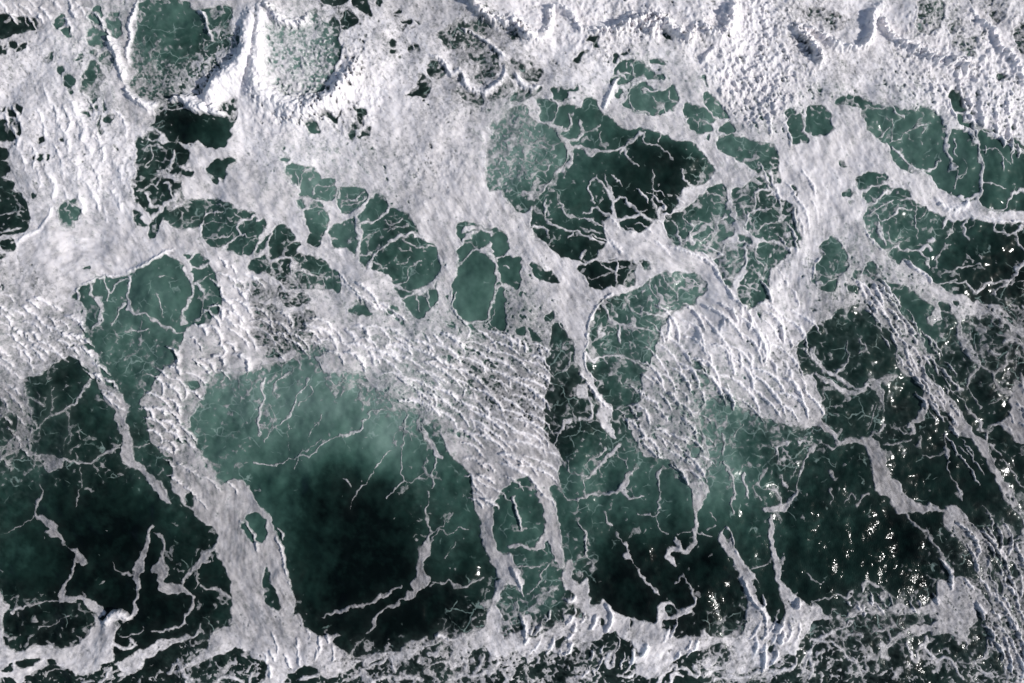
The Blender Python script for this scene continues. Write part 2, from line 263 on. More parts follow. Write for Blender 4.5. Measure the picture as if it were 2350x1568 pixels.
# row 0 and 1, fourth column
W(0, 3, "35,10 45,7 55,9 65,12 73,15 72,22 65,27 55,25 50,18 40,16;136,-3 150,-3 160,2 160,15 157,22 150,30 140,30 134,24 137,15;166,15 172,9 172,14 166,18;166,22 175,18 176,22 171,28 167,30;168,38 175,33 178,36 188,34 192,42 185,47 190,52 180,50 172,42;199,1 205,1 203,6 200,4;207,6 213,4 212,6;203,11 210,10 215,13 213,18 210,21 206,19;226,25 235,22 240,35 235,47 228,43")
W(0, 3, "25,34 30,33 36,38 38,45 42,50 39,50 33,47 34,41 27,38;67,57 72,57 70,61;30,59 33,62 32,63;165,88 168,83 173,85 178,90 178,99 182,102 173,103 167,96;172,107 176,105 179,109 178,115 173,112;208,70 214,67 218,71 211,74;61,94 63,90 72,87 80,88 92,94 90,97 83,100 72,97 62,96;44,82 49,82 47,84;34,79 39,79 37,80;66,147 71,148 72,153 68,152;18,110 22,106 30,107 30,120 34,125 36,130 27,132 18,128;15,103 23,100 23,104 17,108;34,105 37,96 50,99 56,106 57,115 58,120 52,123 44,126 37,122 33,117;121,79 123,79 122,81;194,33 198,32 197,29")
W(0, 3, "86,98 93,95 105,99 118,98 122,103 135,102 138,98 150,102 160,112 164,119 175,119 186,123 190,130 192,145 193,167 191,179 187,184 176,185 172,179 163,175 155,172 151,162 140,158 125,156 118,150 112,140 111,133 98,126 90,116 86,108;180,112 190,115 200,119 212,121 205,122 195,120 181,116;188,121 195,121 205,126 215,130 225,126 235,133 245,140 245,191 225,193 205,194 195,190 191,184 195,175 195,150 192,132")
W(1, 3, "80,12 85,5 92,2 105,3 108,8 105,10 95,13 85,18;86,22 92,16 105,13 112,16 125,18 130,22 125,25 110,28 92,30 87,26;88,37 92,32 110,28 125,27 138,30 150,38 165,43 180,44 200,47 215,49 235,48 245,48 245,155 230,140 218,128 210,122 190,120 183,115 170,112 155,106 148,98 140,92 125,82 118,84 112,80 107,76 97,68 92,60 88,50;68,20 75,18 76,22 69,24;73,28 78,29 75,31;22,12 26,18 26,22 23,21")
W(1, 3, "40,95 44,85 48,78 48,70 53,63 60,60 66,68 70,76 72,85 70,92 62,97 61,105 58,111 50,110 42,105 39,100;87,90 92,84 98,87 101,95 103,103 97,100 88,96;76,97 79,91 84,93 80,99 74,99;73,106 80,107 82,112 74,111;107,104 113,103 120,105 130,112 140,121 150,126 142,128 128,118 112,112")
# left edge pools of row 1
W(1, 0, "-8,20 5,19 12,18 18,20 24,28 26,33 27,48 23,56 12,60 3,59 -8,57;-8,4 5,8 12,13 10,17 -8,18;56,32 62,31 69,33 72,36 72,40 70,44 67,45 66,51 60,52 56,47 54,38;60,28 69,27 69,30 60,29;30,20 35,21 36,23 31,24;1,66 8,64 17,67 14,73 3,72;-8,79 6,76 6,79 -8,82;77,89 82,87 83,90 77,90")
W(1, 0, "157,40 160,35 168,32 175,27 185,26 187,30 186,40 183,48 176,52 160,51 156,46;190,26 200,26 207,29 213,34 211,37 200,37 188,38;186,44 190,41 205,38 214,35 225,37 235,42 237,60 235,70 228,78 222,77 205,71 192,68 185,60;169,77 175,76 177,79 172,81;217,106 222,102 226,104 224,110;231,103 240,100 243,108 240,117 234,114")
# holes in the left band
W(3, 0, "223,8 229,2 238,2 243,10 243,24 233,27 224,18;7,282 8,283 8,284")
W(3, 1, "7,72 8,52 11,52 14,65 18,72 22,88 15,87 8,80")
W(2, 0, "173,36 180,37 182,43 174,44;161,90 170,87 171,92 163,93;170,143 176,138 178,148 174,152")
W(1, 1, "-4,123 6,122 16,124 25,130 38,131 50,128 54,136 44,142 52,150 48,157 40,163 20,166 5,162 -6,152 -2,140;36,160 48,158 60,160 66,166 50,172 38,168")
W(2, 1, "10,3 20,0 30,-3 38,2 26,10 16,15 8,12")
# ---- streaks, veins and small foam marks drawn over the water
g_st = 'foam streaks on dark water'
def T_(label): return thing_id('foam_streak', label, 'foam streak', g_st)
# left column
S(2, 0, "35,78 45,70 60,63 70,55 77,45 82,35", [1.2, 3, 2.5, 3.5], T_('thin foam streak arcing between two dark pools at the far left'))
S(2, 0, "58,107 70,110 78,112 88,109 97,103 110,97", [2.5, 1.5, 2.2, 1.5])
S(2, 0, "122,96 130,97 137,94", 1.6); S(2, 0, "25,52 35,54 42,60", 2)
S(2, 0, "75,115 77,125 75,135 70,150", 0.9); S(2, 0, "48,43 48,62 46,70", 0.7); S(2, 0, "60,60 65,80 60,90 62,100", 0.9)
F(3, 0, "38,-28 39,-20 38,-12 33,-5 32,0 38,3 45,5 52,10 53,17 57,24 60,30 68,34 75,37 78,42 82,49 74,48 68,44 67,37 57,29 52,25 42,21 41,18 45,16 38,9 31,5 30,-2 32,-10 37,-16", T_('foam streak with a hooked end falling through the dark water at the far left'))
S(3, 0, "69,44 64,58 58,68 56,80", [2.5, 3, 5, 7], 0)
S(3, 0, "56,80 70,79 82,84 92,93", [7, 5, 7, 8], T_('short thick foam streak joining the fan with the curling crest'))
S(3, 0, "140,12 135,25 133,34 127,48 125,60 127,68 125,80 125,88 121,95", [3, 3.5, 5, 9, 8, 5, 3, 5.5, 5], T_('twisted foam streak standing on the curling crest at the lower left'))
F(3, 0, "141,18 150,20 152,32 151,42 155,48 155,56 152,64 160,64 168,67 176,72 178,78 170,74 163,75 155,75 147,72 145,66 145,56 138,55 143,46 148,40 148,28 147,24", T_('boot shaped foam streak right of the twisted one'))
S(3, 0, "178,77 176,88 170,97 166,104 152,108 140,108", [3, 2.5, 3, 1.5]); S(3, 0, "200,28 190,38 186,42 180,50 172,58 168,66", [2, 8, 3, 2]); S(3, 0, "186,46 192,45", 3)
S(3, 0, "185,65 190,69 200,70 206,75 210,78", [2, 3.5, 2.5]); S(3, 0, "103,46 106,53 113,57 122,57", [1, 1.2, 2]); S(3, 0, "10,92 25,85 45,82 55,80", [2.5, 1.5, 1]); S(3, 0, "64,93 50,102 35,106", 1); S(3, 0, "182,50 183,60 180,68", 1.2)
S(3, 0, "112,113 122,112 132,108", 1.5); S(3, 0, "105,118 115,125 125,121 120,116", 3); S(3, 0, "-4,20 10,17 25,8 30,4", 1)
S(2, 0, "145,-60 160,-58", .8)
# big pale pool
t_vein = thing_id('foam_vein', 'thin beaded foam vein crossing the large pale green pool', 'foam vein', 'thin foam veins')
S(2, 1, "120,64 105,63 102,70 95,80 85,86 75,87 62,93 55,100 50,104 38,106 22,112 15,114 -2,112", [1.2, 1.8, 1.3, 1.8, 1.2, 2.2], t_vein)
S(2, 1, "48,33 45,42 38,50 33,63 28,70 22,75", [1.8, 1.2, 2, 1]); S(2, 1, "30,29 20,35 17,45", 1.8); S(2, 1, "8,35 5,42 7,55 3,65 3,80 4,88", [2.8, 2.2, 3, 1]); S(2, 1, "11,58 16,65 16,75 12,83", .9)
S(2, 1, "138,66 136,80 141,84 142,92", [2.5, 1.2]); S(2, 1, "135,82 134,100 133,120 135,128 125,137 120,142", [.8, 1.4, 1.8]); S(2, 1, "136,80 128,84 124,95", .7); S(2, 1, "165,108 163,118 163,128 160,134", 1.9)
S(2, 1, "125,100 117,105 112,114", 1.1); S(2, 1, "112,114 104,125 100,132 94,135 88,145 87,155", [.8, 1.3, .7]); S(2, 1, "80,125 87,130 88,133", 1.5); S(2, 1, "135,126 140,129 147,127 155,115 157,105", [1.2, 1.3, .7]); S(2, 1, "147,127 160,124", 1); S(2, 1, "50,40 52,46 45,54 38,58", 1); S(2, 1, "60,67 55,76 50,82 49,90", .8); S(2, 1, "30,72 30,85 29,100", .6); S(2, 1, "82,32 74,40 70,45", 1.2); S(2, 1, "62,32 68,35 72,40", 1)
S(2, 1, "22,75 17,80 12,86 8,92", 1); S(2, 1, "60,90 48,98 40,105 34,118", .7)
F(2, 1, "149,80 149,75 153,73 155,80 160,89 167,99 172,107 165,107 161,99 153,88", T_('leaf shaped foam sliver right of the large pale green pool'))
t_big = T_('stand alone club shaped foam streak in the middle of the near black pool')
F(3, 1, "155,-22 158,-16 158,-4 157,2 160,12 160,20 160,38 154,46 157,55 159,62 158,68 150,71 143,76 138,78 137,73 143,70 142,64 146,58 147,48 148,36 150,30 155,26 158,19 156,8 155,-2 157,-12", t_big)
S(3, 1, "143,76 135,80 127,85 118,89 108,98 108,106 102,112", [5, 1.5, 2.5, 1, 4.5, 3.5, 1], T_('broken foam streak trailing from the club shaped one to the bottom left'))
S(3, 1, "99,116 92,122 88,128 84,134", [1, 2, 1, 4]); S(3, 1, "133,68 125,73 115,77 108,82 98,85 88,86 80,91 70,92 60,97", [1, 2.5, 4, 1.5, 3, 4, 2, 1], T_('bead like foam streak crossing the near black pool above the broken one'))
S(3, 1, "161,18 168,14 172,9 180,0", 1); S(3, 1, "161,28 166,18 172,16 176,21 185,16 196,15", 1.2); S(3, 1, "160,63 172,64 177,62 183,67 192,68 200,63 208,60", [.8, 2.5, 1.2]); S(3, 1, "183,28 177,36 173,42", 1)
# central column
t_c = T_('foam streak shaped like a wishbone below the smooth middle pools')
S(2, 2, "60,147 65,142 85,140 98,137 103,130 107,122 112,117", [1.8, 2.2, 2.4, 4.5, 5, 4, 1.5], t_c); S(2, 2, "103,136 108,144 115,143 121,142", [4.5, 2.5, 1.5], t_c)
S(2, 2, "47,140 53,146 60,147", 1.2); S(2, 2, "107,117 103,110 96,104 94,97", 1.1)
S(2, 2, "137,115 134,122 133,130 135,138 134,157", [1.5, 4, 1.2, 1.8]); S(2, 2, "99,95 92,102 85,108 80,113 74,120 68,126", [4.5, 3.5, 3, 2]); S(2, 2, "81,113 82,120", 1); S(2, 2, "86,98 78,105 66,114", [2.5, 1]); S(2, 2, "66,126 67,140", 1.2); S(2, 2, "50,110 52,118 60,121 67,123", 1.4)
F(2, 2, "38,84 43,81 46,76 48,70 52,70 55,72 50,78 47,82 42,85", T_('small three cornered foam flake in the dark gap beside the middle slope'))
F(2, 2, "58,40 63,38 68,38 70,45 69,52 66,54 60,52", 0); S(2, 2, "69,52 72,60 74,67 68,71 60,70", [3, 2.5, 2.5]); S(2, 2, "42,85 40,92 38,98", 1.6); S(2, 2, "60,55 57,60 57,70", 1)
t_tail = thing_id('foam_band', 'thin curved tail of foam hanging between two green pools in the middle', 'foam band', 'long foam bands')
F(2, 2, "47,-22 62,-30 72,-32 70,-18 69,-8 70,0 67,15 70,28 75,33 77,42 85,53 93,62 93,68 90,73 93,80 96,88 90,87 83,80 77,70 80,60 72,45 65,33 60,25 56,12 54,-2", t_tail)
S(2, 2, "48,12 52,17 53,10 53,20 47,27", [1.5, 2]); S(2, 2, "193,85 195,92 195,98 193,104", [2.5, 3, 1.5]); S(2, 2, "212,76 205,84 203,88", 1.2); S(2, 2, "194,110 200,122 203,135 204,142 200,146 202,157", [2.5, 3, 2.5]); F(2, 2, "210,122 214,120 214,128 217,140 215,145 211,128", 0)
F(2, 2, "163,122 172,127 178,130 179,140 174,150 170,158 167,158 164,148 163,138", 0); S(2, 2, "178,128 174,123 166,126", 2); S(2, 2, "180,112 174,120 168,127", 4); S(2, 2, "220,132 224,142 229,146", 1); S(2, 2, "70,15 80,14 95,13 105,15 115,20 122,24", [3, 2, 2, 4]); S(2, 2, "72,5 88,20 84,16", 1); S(2, 2, "82,29 95,30 102,41 110,46 117,46", .9)
S(2, 2, "68,12 74,18 78,15", 3)
# pool S
S(1, 2, "83,122 88,132 92,138 102,142 112,142 120,145", [2.5, 2, 3, 2.5]); S(1, 2, "104,116 110,128 118,130 128,131 136,133 145,130", [1.2, 1.5, 2.5, 3.5]); S(1, 2, "137,96 142,104 150,110 152,118", 1.3); S(1, 2, "155,96 165,100 173,105", 1.5); S(1, 2, "98,142 98,157", 3); S(1, 2, "120,145 130,148 137,150", 1.2); S(1, 2, "80,145 80,152 84,150", 4); S(1, 2, "92,142 82,143", 1.2); S(1, 2, "125,105 130,113 135,118 137,125", 1.2)
# lower middle
S(3, 2, "85,0 88,10 92,14", [1, 3, 1.5]); S(3, 2, "90,12 89,18", 1)
F(3, 2, "95,18 98,20 102,27 105,26 106,33 109,39 111,45 118,54 123,63 129,68 133,71 137,78 134,76 127,69 120,63 115,52 110,46 105,44 102,41 102,36 104,34 100,27", T_('arrow thin foam streak over glittering black water right of the middle'))
S(3, 2, "130,0 133,10 138,16 143,21", 1.2); S(3, 2, "167,15 172,20 184,22", 1.2); S(3, 2, "186,12 178,15", .9)
t_hook = T_('question mark shaped foam streak on the dark water right of the middle')
S(3, 2, "148,22 152,27 153,34 146,34 143,40 147,45 151,49", [1.2, 3, 4, 5, 5, 3], t_hook); S(3, 2, "153,34 160,37 163,33 168,28 166,20 168,10 167,2", [3, 5, 4, 3.5, 3], t_hook)
t_j = T_('thin J shaped foam streak above the ragged foam mass')
S(3, 2, "157,57 160,63 164,72 167,79 165,85 158,92", [1, 2, 3, 5], t_j); S(3, 2, "150,65 157,59", 1.5); S(3, 2, "115,2 130,3 136,0", 1.3); S(3, 2, "180,0 187,8", 1); S(3, 2, "150,20 160,17 166,15", .9)
t_bow = T_('curved foam streak bridging the two legs of the forked middle band')
S(3, 2, "-4,32 8,30 15,31 22,34 28,25 33,22 40,32", [3.5, 3.5, 3, 7, 6, 2], t_bow); S(3, 2, "5,48 15,50 25,49", 1.6); S(3, 2, "36,45 28,53 25,62 15,75", [1, 1.8, .8]); S(3, 2, "20,78 35,71 40,70", [1.2, 3]); S(3, 2, "3,80 5,90 8,96", 1.6); S(3, 2, "63,40 70,42 75,50", [1.5, 1, 2])
S(3, 2, "220,52 228,49 235,48", 1.8)
# right side, row 2
t_r = T_('thin foam streak dropping from the right centre slope to the foam fan below')
S(2, 3, "43,95 36,105 31,118 27,130 27,138 22,143 18,150 10,153 -4,155", [4, 2.5, 1.5, 3, 2, 8, 4], t_r)
S(2, 3, "5,95 8,105 10,112", 1.2); S(2, 3, "10,123 15,130 18,135", [1, 2.5, 1]); S(2, 3, "-2,135 8,138 12,148 12,154", [3, 2, 3]); S(2, 3, "57,118 60,126", 2); S(2, 3, "16,93 8,97 5,103", [4, 2]); S(2, 3, "50,93 58,97 62,95", [1, 3.5, 1.5]); S(2, 3, "26,90 32,92", 3)
S(2, 3, "71,0 72,15 68,23 62,28 60,30", [1, 2, 3, 1.5]); S(2, 3, "82,-2 88,3 86,8 82,11", 1.8)
t_br = T_('branching foam strand fringing the dark pool at the right')
S(2, 3, "40,8 45,20 52,27 60,30 68,36 78,43 86,44", [5, 5, 3.5, 3, 3, 2.5], t_br); S(2, 3, "45,30 60,40 70,45 80,48 88,42 92,36", [4, 5, 4, 3, 4], t_br)
F(2, 3, "86,38 92,33 100,34 108,31 115,30 120,30 118,34 107,38 102,40 106,48 105,58 107,70 103,60 99,50 94,43 88,42", t_br)
S(2, 3, "98,58 96,70 93,80", 1); S(2, 3, "107,76 104,82 95,84 93,88", [2.5, 1.2])
F(2, 3, "128,77 134,70 139,62 140,57 146,55 148,62 143,66 144,70 140,74 136,76 136,81 130,87 127,85 132,80", T_('stubby foam flake left of the braided ridge'))
S(2, 3, "104,94 112,94 120,93 130,90", 1.8); F(2, 3, "134,98 137,90 141,86 140,94 142,98 138,98", 0); S(2, 3, "120,80 127,86", 1.8); S(2, 3, "163,83 162,95 165,102 164,107", [2, 1.3, 4, 2]); S(2, 3, "164,110 166,122 172,130 176,138 178,147", [1.5, 1.2, 2.5, 1]); S(2, 3, "142,104 150,106 158,104 162,102", 1.3); S(2, 3, "70,148 76,140 80,143", [1, 3]); S(2, 3, "80,150 88,142 92,140", 2.5); S(2, 3, "56,148 58,142 56,135", 1.5)
t_ry = T_('Y shaped foam strand in the dark water near the right edge')
S(2, 3, "183,-2 186,8 190,18 193,24 188,30 184,35 184,42 190,52 196,61", [6, 6, 5, 3.5, 3, 3, 1.5, 1.8, 2], t_ry); S(2, 3, "193,20 200,26 206,29 207,36 213,44 223,48 230,46", [2, 2.5, 4, 3.5, 6], t_ry); S(2, 3, "207,29 213,24 218,20 216,12", [3.5, 2, 4, 1.5]); S(2, 3, "193,-2 203,8 212,12", [3, 2]); S(2, 3, "203,60 215,52 225,47", 1.2); S(2, 3, "170,80 166,82 160,86", .8)
S(2, 3, "165,45 175,45 178,45", 1.6); S(2, 3, "156,25 165,32 172,40 178,44", [1.5, 2, 2.5]); S(2, 3, "144,-8 155,5 152,12 143,20", 1.2); S(2, 3, "183,60 188,68 196,73 195,80 202,83 200,90", [2, 3, 2.5, 3, 2.5]); S(2, 3, "203,95 208,100 214,104", 2); S(2, 3, "214,108 222,117 228,127 232,135", [1.5, 1.8, 1])
S(2, 3, "215,0 225,-2 240,10", [3, 6]); S(2, 3, "232,30 236,40 244,50", 4)
# lower right
S(3, 3, "127,0 133,10 145,18 150,28 158,38 163,47 168,54", [1.2, 2.4, 3, 2, 3, 6], T_('slender foam streak over the glittering water at the lower right'))
S(3, 3, "38,83 50,78 58,77 64,75 70,79 75,74", [1.5, 1.2, 1.5, 5]); S(3, 3, "86,71 87,65 93,63 100,67", 3.4); S(3, 3, "103,68 106,76 102,79", 2); S(3, 3, "34,55 42,62 48,65", 1.1); S(3, 3, "12,46 14,40", 2.5); S(3, 3, "77,78 81,83", 1.5)
S(3, 3, "162,12 170,18 168,22", 4); S(3, 3, "213,12 217,18 219,22", 5); S(3, 3, "190,15 200,20 207,26", 2.5)
S(3, 3, "40,118 55,118 65,124 72,132 80,138 84,148", [3, 2.5, 2, 3, 4]); S(3, 3, "67,108 68,118 72,126", 1); S(3, 3, "100,108 108,106 113,104", 3); S(3, 3, "72,112 80,112 85,113", 3.5)
S(3, 3, "126,118 130,128 133,137 138,133 136,126 142,122", [2.5, 4, 3]); S(3, 3, "145,115 144,125 148,130 155,137 162,134 168,136 172,146 178,152", [3.5, 4, 3, 3]); S(3, 3, "175,137 190,136 200,130 204,118", [1.5, 2, 5]); S(3, 3, "188,138 195,145 205,150", 3)
S(3, 3, "0,146 12,145 22,140 25,132", [3, 3, 2.5]); S(3, 3, "36,128 40,138 38,150", 3)
# bottom strip (third column)
S(3, 2, "35,124 42,128 52,124 58,122", 3); S(3, 2, "97,114 97,124 93,130 91,140 87,138 89,128", [2.5, 1.5, 4, 3]); S(3, 2, "72,135 78,132 80,141", 1.3); S(3, 2, "95,150 102,150 108,152 112,147", [1, 3, 2]); S(3, 2, "58,152 66,150 72,153", 4); S(3, 2, "12,145 13,152 15,156", 2); S(3, 2, "112,126 112,132 109,136", 3.5)
S(3, 2, "150,144 160,144 165,150 170,150 168,140", [3, 4, 4]); S(3, 2, "178,150 185,145 197,143", [6, 4]); S(3, 2, "134,155 140,146 150,140", 4); S(3, 2, "145,157 148,148 156,150", 3); S(3, 2, "205,155 220,150 235,140", [3, 5, 4]); S(3, 2, "185,155 200,152 215,153", 3)
# bottom strip (first two columns)
S(3, 0, "108,150 118,147 127,140 132,133", [3, 7, 5, 3]); S(3, 0, "90,157 98,149 102,143 95,147", 2.5); S(3, 0, "155,148 160,140 164,138 168,148", 4); S(3, 0, "175,142 182,136 184,130", [4, 3]); S(3, 0, "170,150 176,154 172,156", 4); S(3, 0, "40,150 48,145 58,144", 1.2); S(3, 0, "200,153 208,150 218,152 222,157", 3.5); S(3, 0, "228,155 232,148", 3); S(3, 0, "180,128 190,126 205,122", 2); S(3, 0, "75,157 85,155", 2)
S(3, 1, "95,145 105,142 115,137 122,133 125,138 128,144", [2, 3.5, 4, 3]); S(3, 1, "90,152 98,147 100,152", [3, 8]); S(3, 1, "105,155 120,150 130,152 145,150 152,153", 3.5); S(3, 1, "160,130 166,128 170,124 165,131", [5, 3]); S(3, 1, "165,137 172,137 178,138", 2.5); S(3, 1, "155,145 160,139 163,138", 1.3); S(3, 1, "190,138 194,135 192,145", 3); S(3, 1, "200,147 206,138 209,130", [4, 3]); S(3, 1, "175,155 188,150 200,150 215,145 222,138", [3, 3.5, 5, 4]); S(3, 1, "225,145 232,142", 3); S(3, 1, "40,152 50,150 58,148", [3, 5])
t_cap = thing_id('wave_crest', 'small rounded crest hump on the left leg of the forked middle band', 'wave crest', 'small curling crests')
S(3, 1, "220,70 222,64 228,62 235,63", [3, 3, 4], t_cap); S(3, 2, "0,63 6,68 10,76", [5, 4, 2], t_cap)

# upper pools: internal foam
S(1, 1, "122,34 117,40 108,46 97,49 93,50", [3, 2.2, 3]); S(1, 1, "92,42 94,50 95,60 94,70 94,76 91,82", [2, 5, 3, 5, 4]); S(1, 1, "104,90 107,80 115,74 122,67 130,62", [3, 1.5, 2.5]); S(1, 1, "95,77 105,76", 2); S(1, 1, "122,65 130,61 138,58 150,60 158,65", [2, 3.5, 2.5]); S(1, 1, "135,63 145,70 155,69 162,70", 1.6); S(1, 1, "106,83 112,87 120,90", 1.2)
F(1, 1, "102,90 108,90 116,94 124,98 126,105 120,104 112,98 104,94", 0); S(1, 1, "125,105 140,110 150,111 160,105 166,98", [2, 2, 4, 5]); S(1, 1, "133,117 145,113 155,111 162,106", [2, 3, 3]); S(1, 1, "147,114 148,122 150,128", 1.7); S(1, 1, "158,110 157,118 158,125", 1.6); S(1, 1, "130,105 138,103 139,93 145,85 152,82", 1.2); S(1, 1, "130,86 138,84 141,79", 1); S(1, 1, "118,45 122,50 128,48 135,45", 1.2); S(1, 1, "120,55 128,52 140,50", 1); S(1, 1, "97,65 103,58 112,55", 1.2)
S(1, 1, "34,86 33,94 38,100 42,108", [3.5, 2, 1]); S(1, 1, "36,90 45,92 55,97 68,98", [2.2, 2, 1.3]); S(1, 1, "60,97 62,108", 1.3); S(1, 1, "15,83 15,97", 1.5); S(1, 1, "10,72 13,84 25,80 33,82 36,88", [5, 3, 2.5, 3]); S(1, 1, "28,98 30,108", 1)
S(1, 1, "37,2 38,10 40,17", 1.2); S(1, 1, "40,17 42,5 47,0", 1.2); S(1, 1, "52,22 55,15 62,14 71,13", 1.2); S(1, 1, "78,30 84,26 92,26 98,20", 1.6); S(1, 1, "75,14 76,26", 2); S(1, 1, "78,33 90,30 100,24", 1.2)
S(1, 1, "190,56 200,52 210,54 216,57", [5, 4, 3]); S(1, 1, "188,68 196,60 203,55", [2, 5, 2]); S(1, 1, "186,85 192,80 200,72 208,72 215,74", [1.5, 2, 2.5, 4]); S(1, 1, "214,66 213,70 208,74", [3.5, 4])
t_w = T_('crooked foam strand dividing the two green pools left of the middle tail')
S(1, 1, "208,73 214,78 219,84 221,92 222,100 221,108 219,116 215,125 213,134", [5, 3.5, 3, 5, 8, 3, 2.5, 3], t_w); S(1, 1, "221,82 228,77", 2); S(1, 1, "222,100 229,106 236,110", [4, 3]); S(1, 1, "193,139 205,139 213,136", [3, 2]); S(1, 1, "226,88 232,89", 1.3)
# small pools on the left
S(1, 0, "136,20 138,30 144,34 152,33 157,26 157,15 152,12", [3, 3.5, 3, 2.5, 2]); S(1, 0, "126,19 134,17 140,12 146,18", 1.3); S(1, 0, "139,43 148,38 152,32 158,28 165,22", [3, 4, 4, 4.5]); S(1, 0, "146,0 152,4 160,6 166,8", [4, 6, 4]); S(1, 0, "142,13 148,8 150,2", 1.5); S(1, 0, "130,-20 140,-24 150,-22", 1.8); S(1, 0, "138,-22 140,-12 134,-4", 1.2); S(1, 0, "160,-18 158,-8 152,0", 2.5); S(0, 0, "144,100 155,101 165,100 175,99", [1, 2, 1.2]); S(0, 0, "79,91 84,87 91,83", 1)
F(0, 0, "134,128 140,118 148,120 151,127 160,130 150,132 142,130", 0); W(0, 0, "138,122 143,121 146,126 141,128 137,126")
S(1, 0, "235,42 225,45 218,52 220,58 212,65 205,71", [2, 3.5, 2, 2, 3]); S(1, 0, "220,58 226,60 235,60", 1.4); S(1, 0, "215,38 222,45 224,52", 1.2); S(1, 0, "186,60 200,62 215,58", 1); S(1, 0, "223,76 226,68 235,62", 1); S(1, 0, "188,48 198,46 208,48", .8)
S(1, 0, "119,96 117,108 115,118 118,127 125,131", [4, 1.8, 4, 2.5]); S(1, 0, "118,122 124,130 135,132 142,138 150,142 160,146", [3, 1.8, 3, 2.2]); S(1, 0, "171,90 175,100 177,107 173,122 168,132 168,140", [6, 3.5, 2.5, 2.5, 4], 0)
F(1, 0, "150,76 160,70 174,72 182,80 178,86 177,92 172,92 168,86 158,80", 0); W(1, 0, "169,78 173,76 176,77 173,81;176,85 179,78 186,79 191,84 190,88 181,88")
S(1, 0, "178,88 183,89 190,85", 2.5); S(1, 0, "177,104 184,106 188,115", [3, 4, 2]); S(1, 0, "188,113 186,125 184,133", 1.2); S(1, 0, "181,104 186,98 195,95", 1.2); S(1, 0, "178,138 185,132 192,126 200,120", 1.2); S(1, 0, "145,113 148,120 148,131", 1.2); S(1, 0, "93,98 98,108 97,119", 1.8)
F(1, 0, "84,116 90,115 93,118 95,126 95,138 88,144 84,145 91,134 91,126 87,120", 0); S(1, 0, "119,98 108,102 100,112", 1.6); S(1, 0, "112,122 107,132 104,142", 2); S(1, 0, "82,104 84,115", 2); S(1, 0, "66,108 72,114 70,122", 3); S(1, 0, "136,146 125,148 115,147", 1.6); S(1, 0, "150,143 160,148 168,150", 1.4)
S(1, 0, "-4,41 10,39 22,37", .9); S(1, 0, "2,56 10,55 20,52", 2); S(1, 0, "60,34 64,38 65,44", 1)
# third and fourth columns
t_y = thing_id('foam_band', 'Y shaped foam arm reaching up between the two dark round pools right of the middle', 'foam band', 'long foam bands')
F(1, 2, "82,46 88,43 90,36 91,26 93,24 96,30 95,40 97,47 94,52 86,52", t_y); S(1, 2, "91,25 86,16 80,8 76,6 71,10 71,20 75,29", [3.5, 2.5, 2, 2.5, 1.8]); S(1, 2, "92,26 89,15 86,5", 1.6); S(1, 2, "94,28 99,24 104,26 106,30 113,36 118,41", [3, 2, 3, 1.5]); S(1, 2, "89,43 82,36 74,33 72,38 65,40", [3, 2, 2.5, 1]); S(1, 2, "95,46 102,44 112,42 120,41 127,47", [3.5, 2.2, 3, 3]); S(1, 2, "133,44 135,36 141,34", [3.5, 3.5, 1.2]); S(1, 2, "133,38 129,28 129,10 128,-2", [1.5, .8]); S(1, 2, "118,40 114,38 122,37", 1)
S(1, 2, "31,28 31,44 37,50 48,54 58,57 68,60 75,64 83,67", [2.5, 1.8, 2.5, 2, 3, 2]); S(1, 2, "41,18 43,30 50,40 60,43 70,44 77,50", 1.2); S(1, 2, "19,51 27,51 33,56", [3, 2]); S(1, 2, "63,80 66,75", 3.2); S(1, 2, "66,85 78,81 90,83 97,82", [2, 2.5, 2]); S(1, 2, "50,61 55,59", 2); S(1, 2, "63,52 70,55 80,57", [1, 2]); S(1, 2, "95,105 97,102 95,95 96,92 98,84", [1, 2.5, 3, 2]); S(1, 2, "95,93 86,89 82,84", 1.6); S(1, 2, "96,92 105,87", 1); S(1, 2, "94,93 80,97 72,100", .9); S(1, 2, "102,106 104,97 110,90", 1.2)
S(0, 2, "47,128 52,136 62,134 72,140 80,138 95,138 103,135 106,145 117,153", [3, 4, 3, 7, 3, 2.5, 3.5, 2, 1.5]); S(0, 2, "52,135 55,142 52,150 47,157", [3, 5, 4, 4]); S(0, 2, "100,140 104,134 112,126 120,122", [3, 2, 3]); S(0, 2, "63,112 64,122 58,128 50,130", [3.5, 4, 3]); S(0, 2, "81,120 80,128 85,135", 1.3); S(0, 2, "120,122 122,130 130,133 140,138 146,146", 1.6); S(0, 2, "65,122 75,120 80,115", 1.3); S(0, 2, "52,105 53,115 47,120", 2.5)
S(1, 2, "155,-1 158,8 166,14", 2); S(0, 2, "135,124 134,131", 1.5)
# lens pool islands
S(0, 2, "108,88 107,95 112,101 125,103", 1.4); S(0, 2, "120,81 126,84 132,83", 2.5); S(0, 2, "130,90 138,98 141,104", 1.2); S(0, 2, "142,84 144,92 151,95", 1.2); S(0, 2, "99,66 104,72", 2); S(0, 2, "109,60 112,68", 1.5); S(0, 2, "92,70 100,67 108,68", 2)
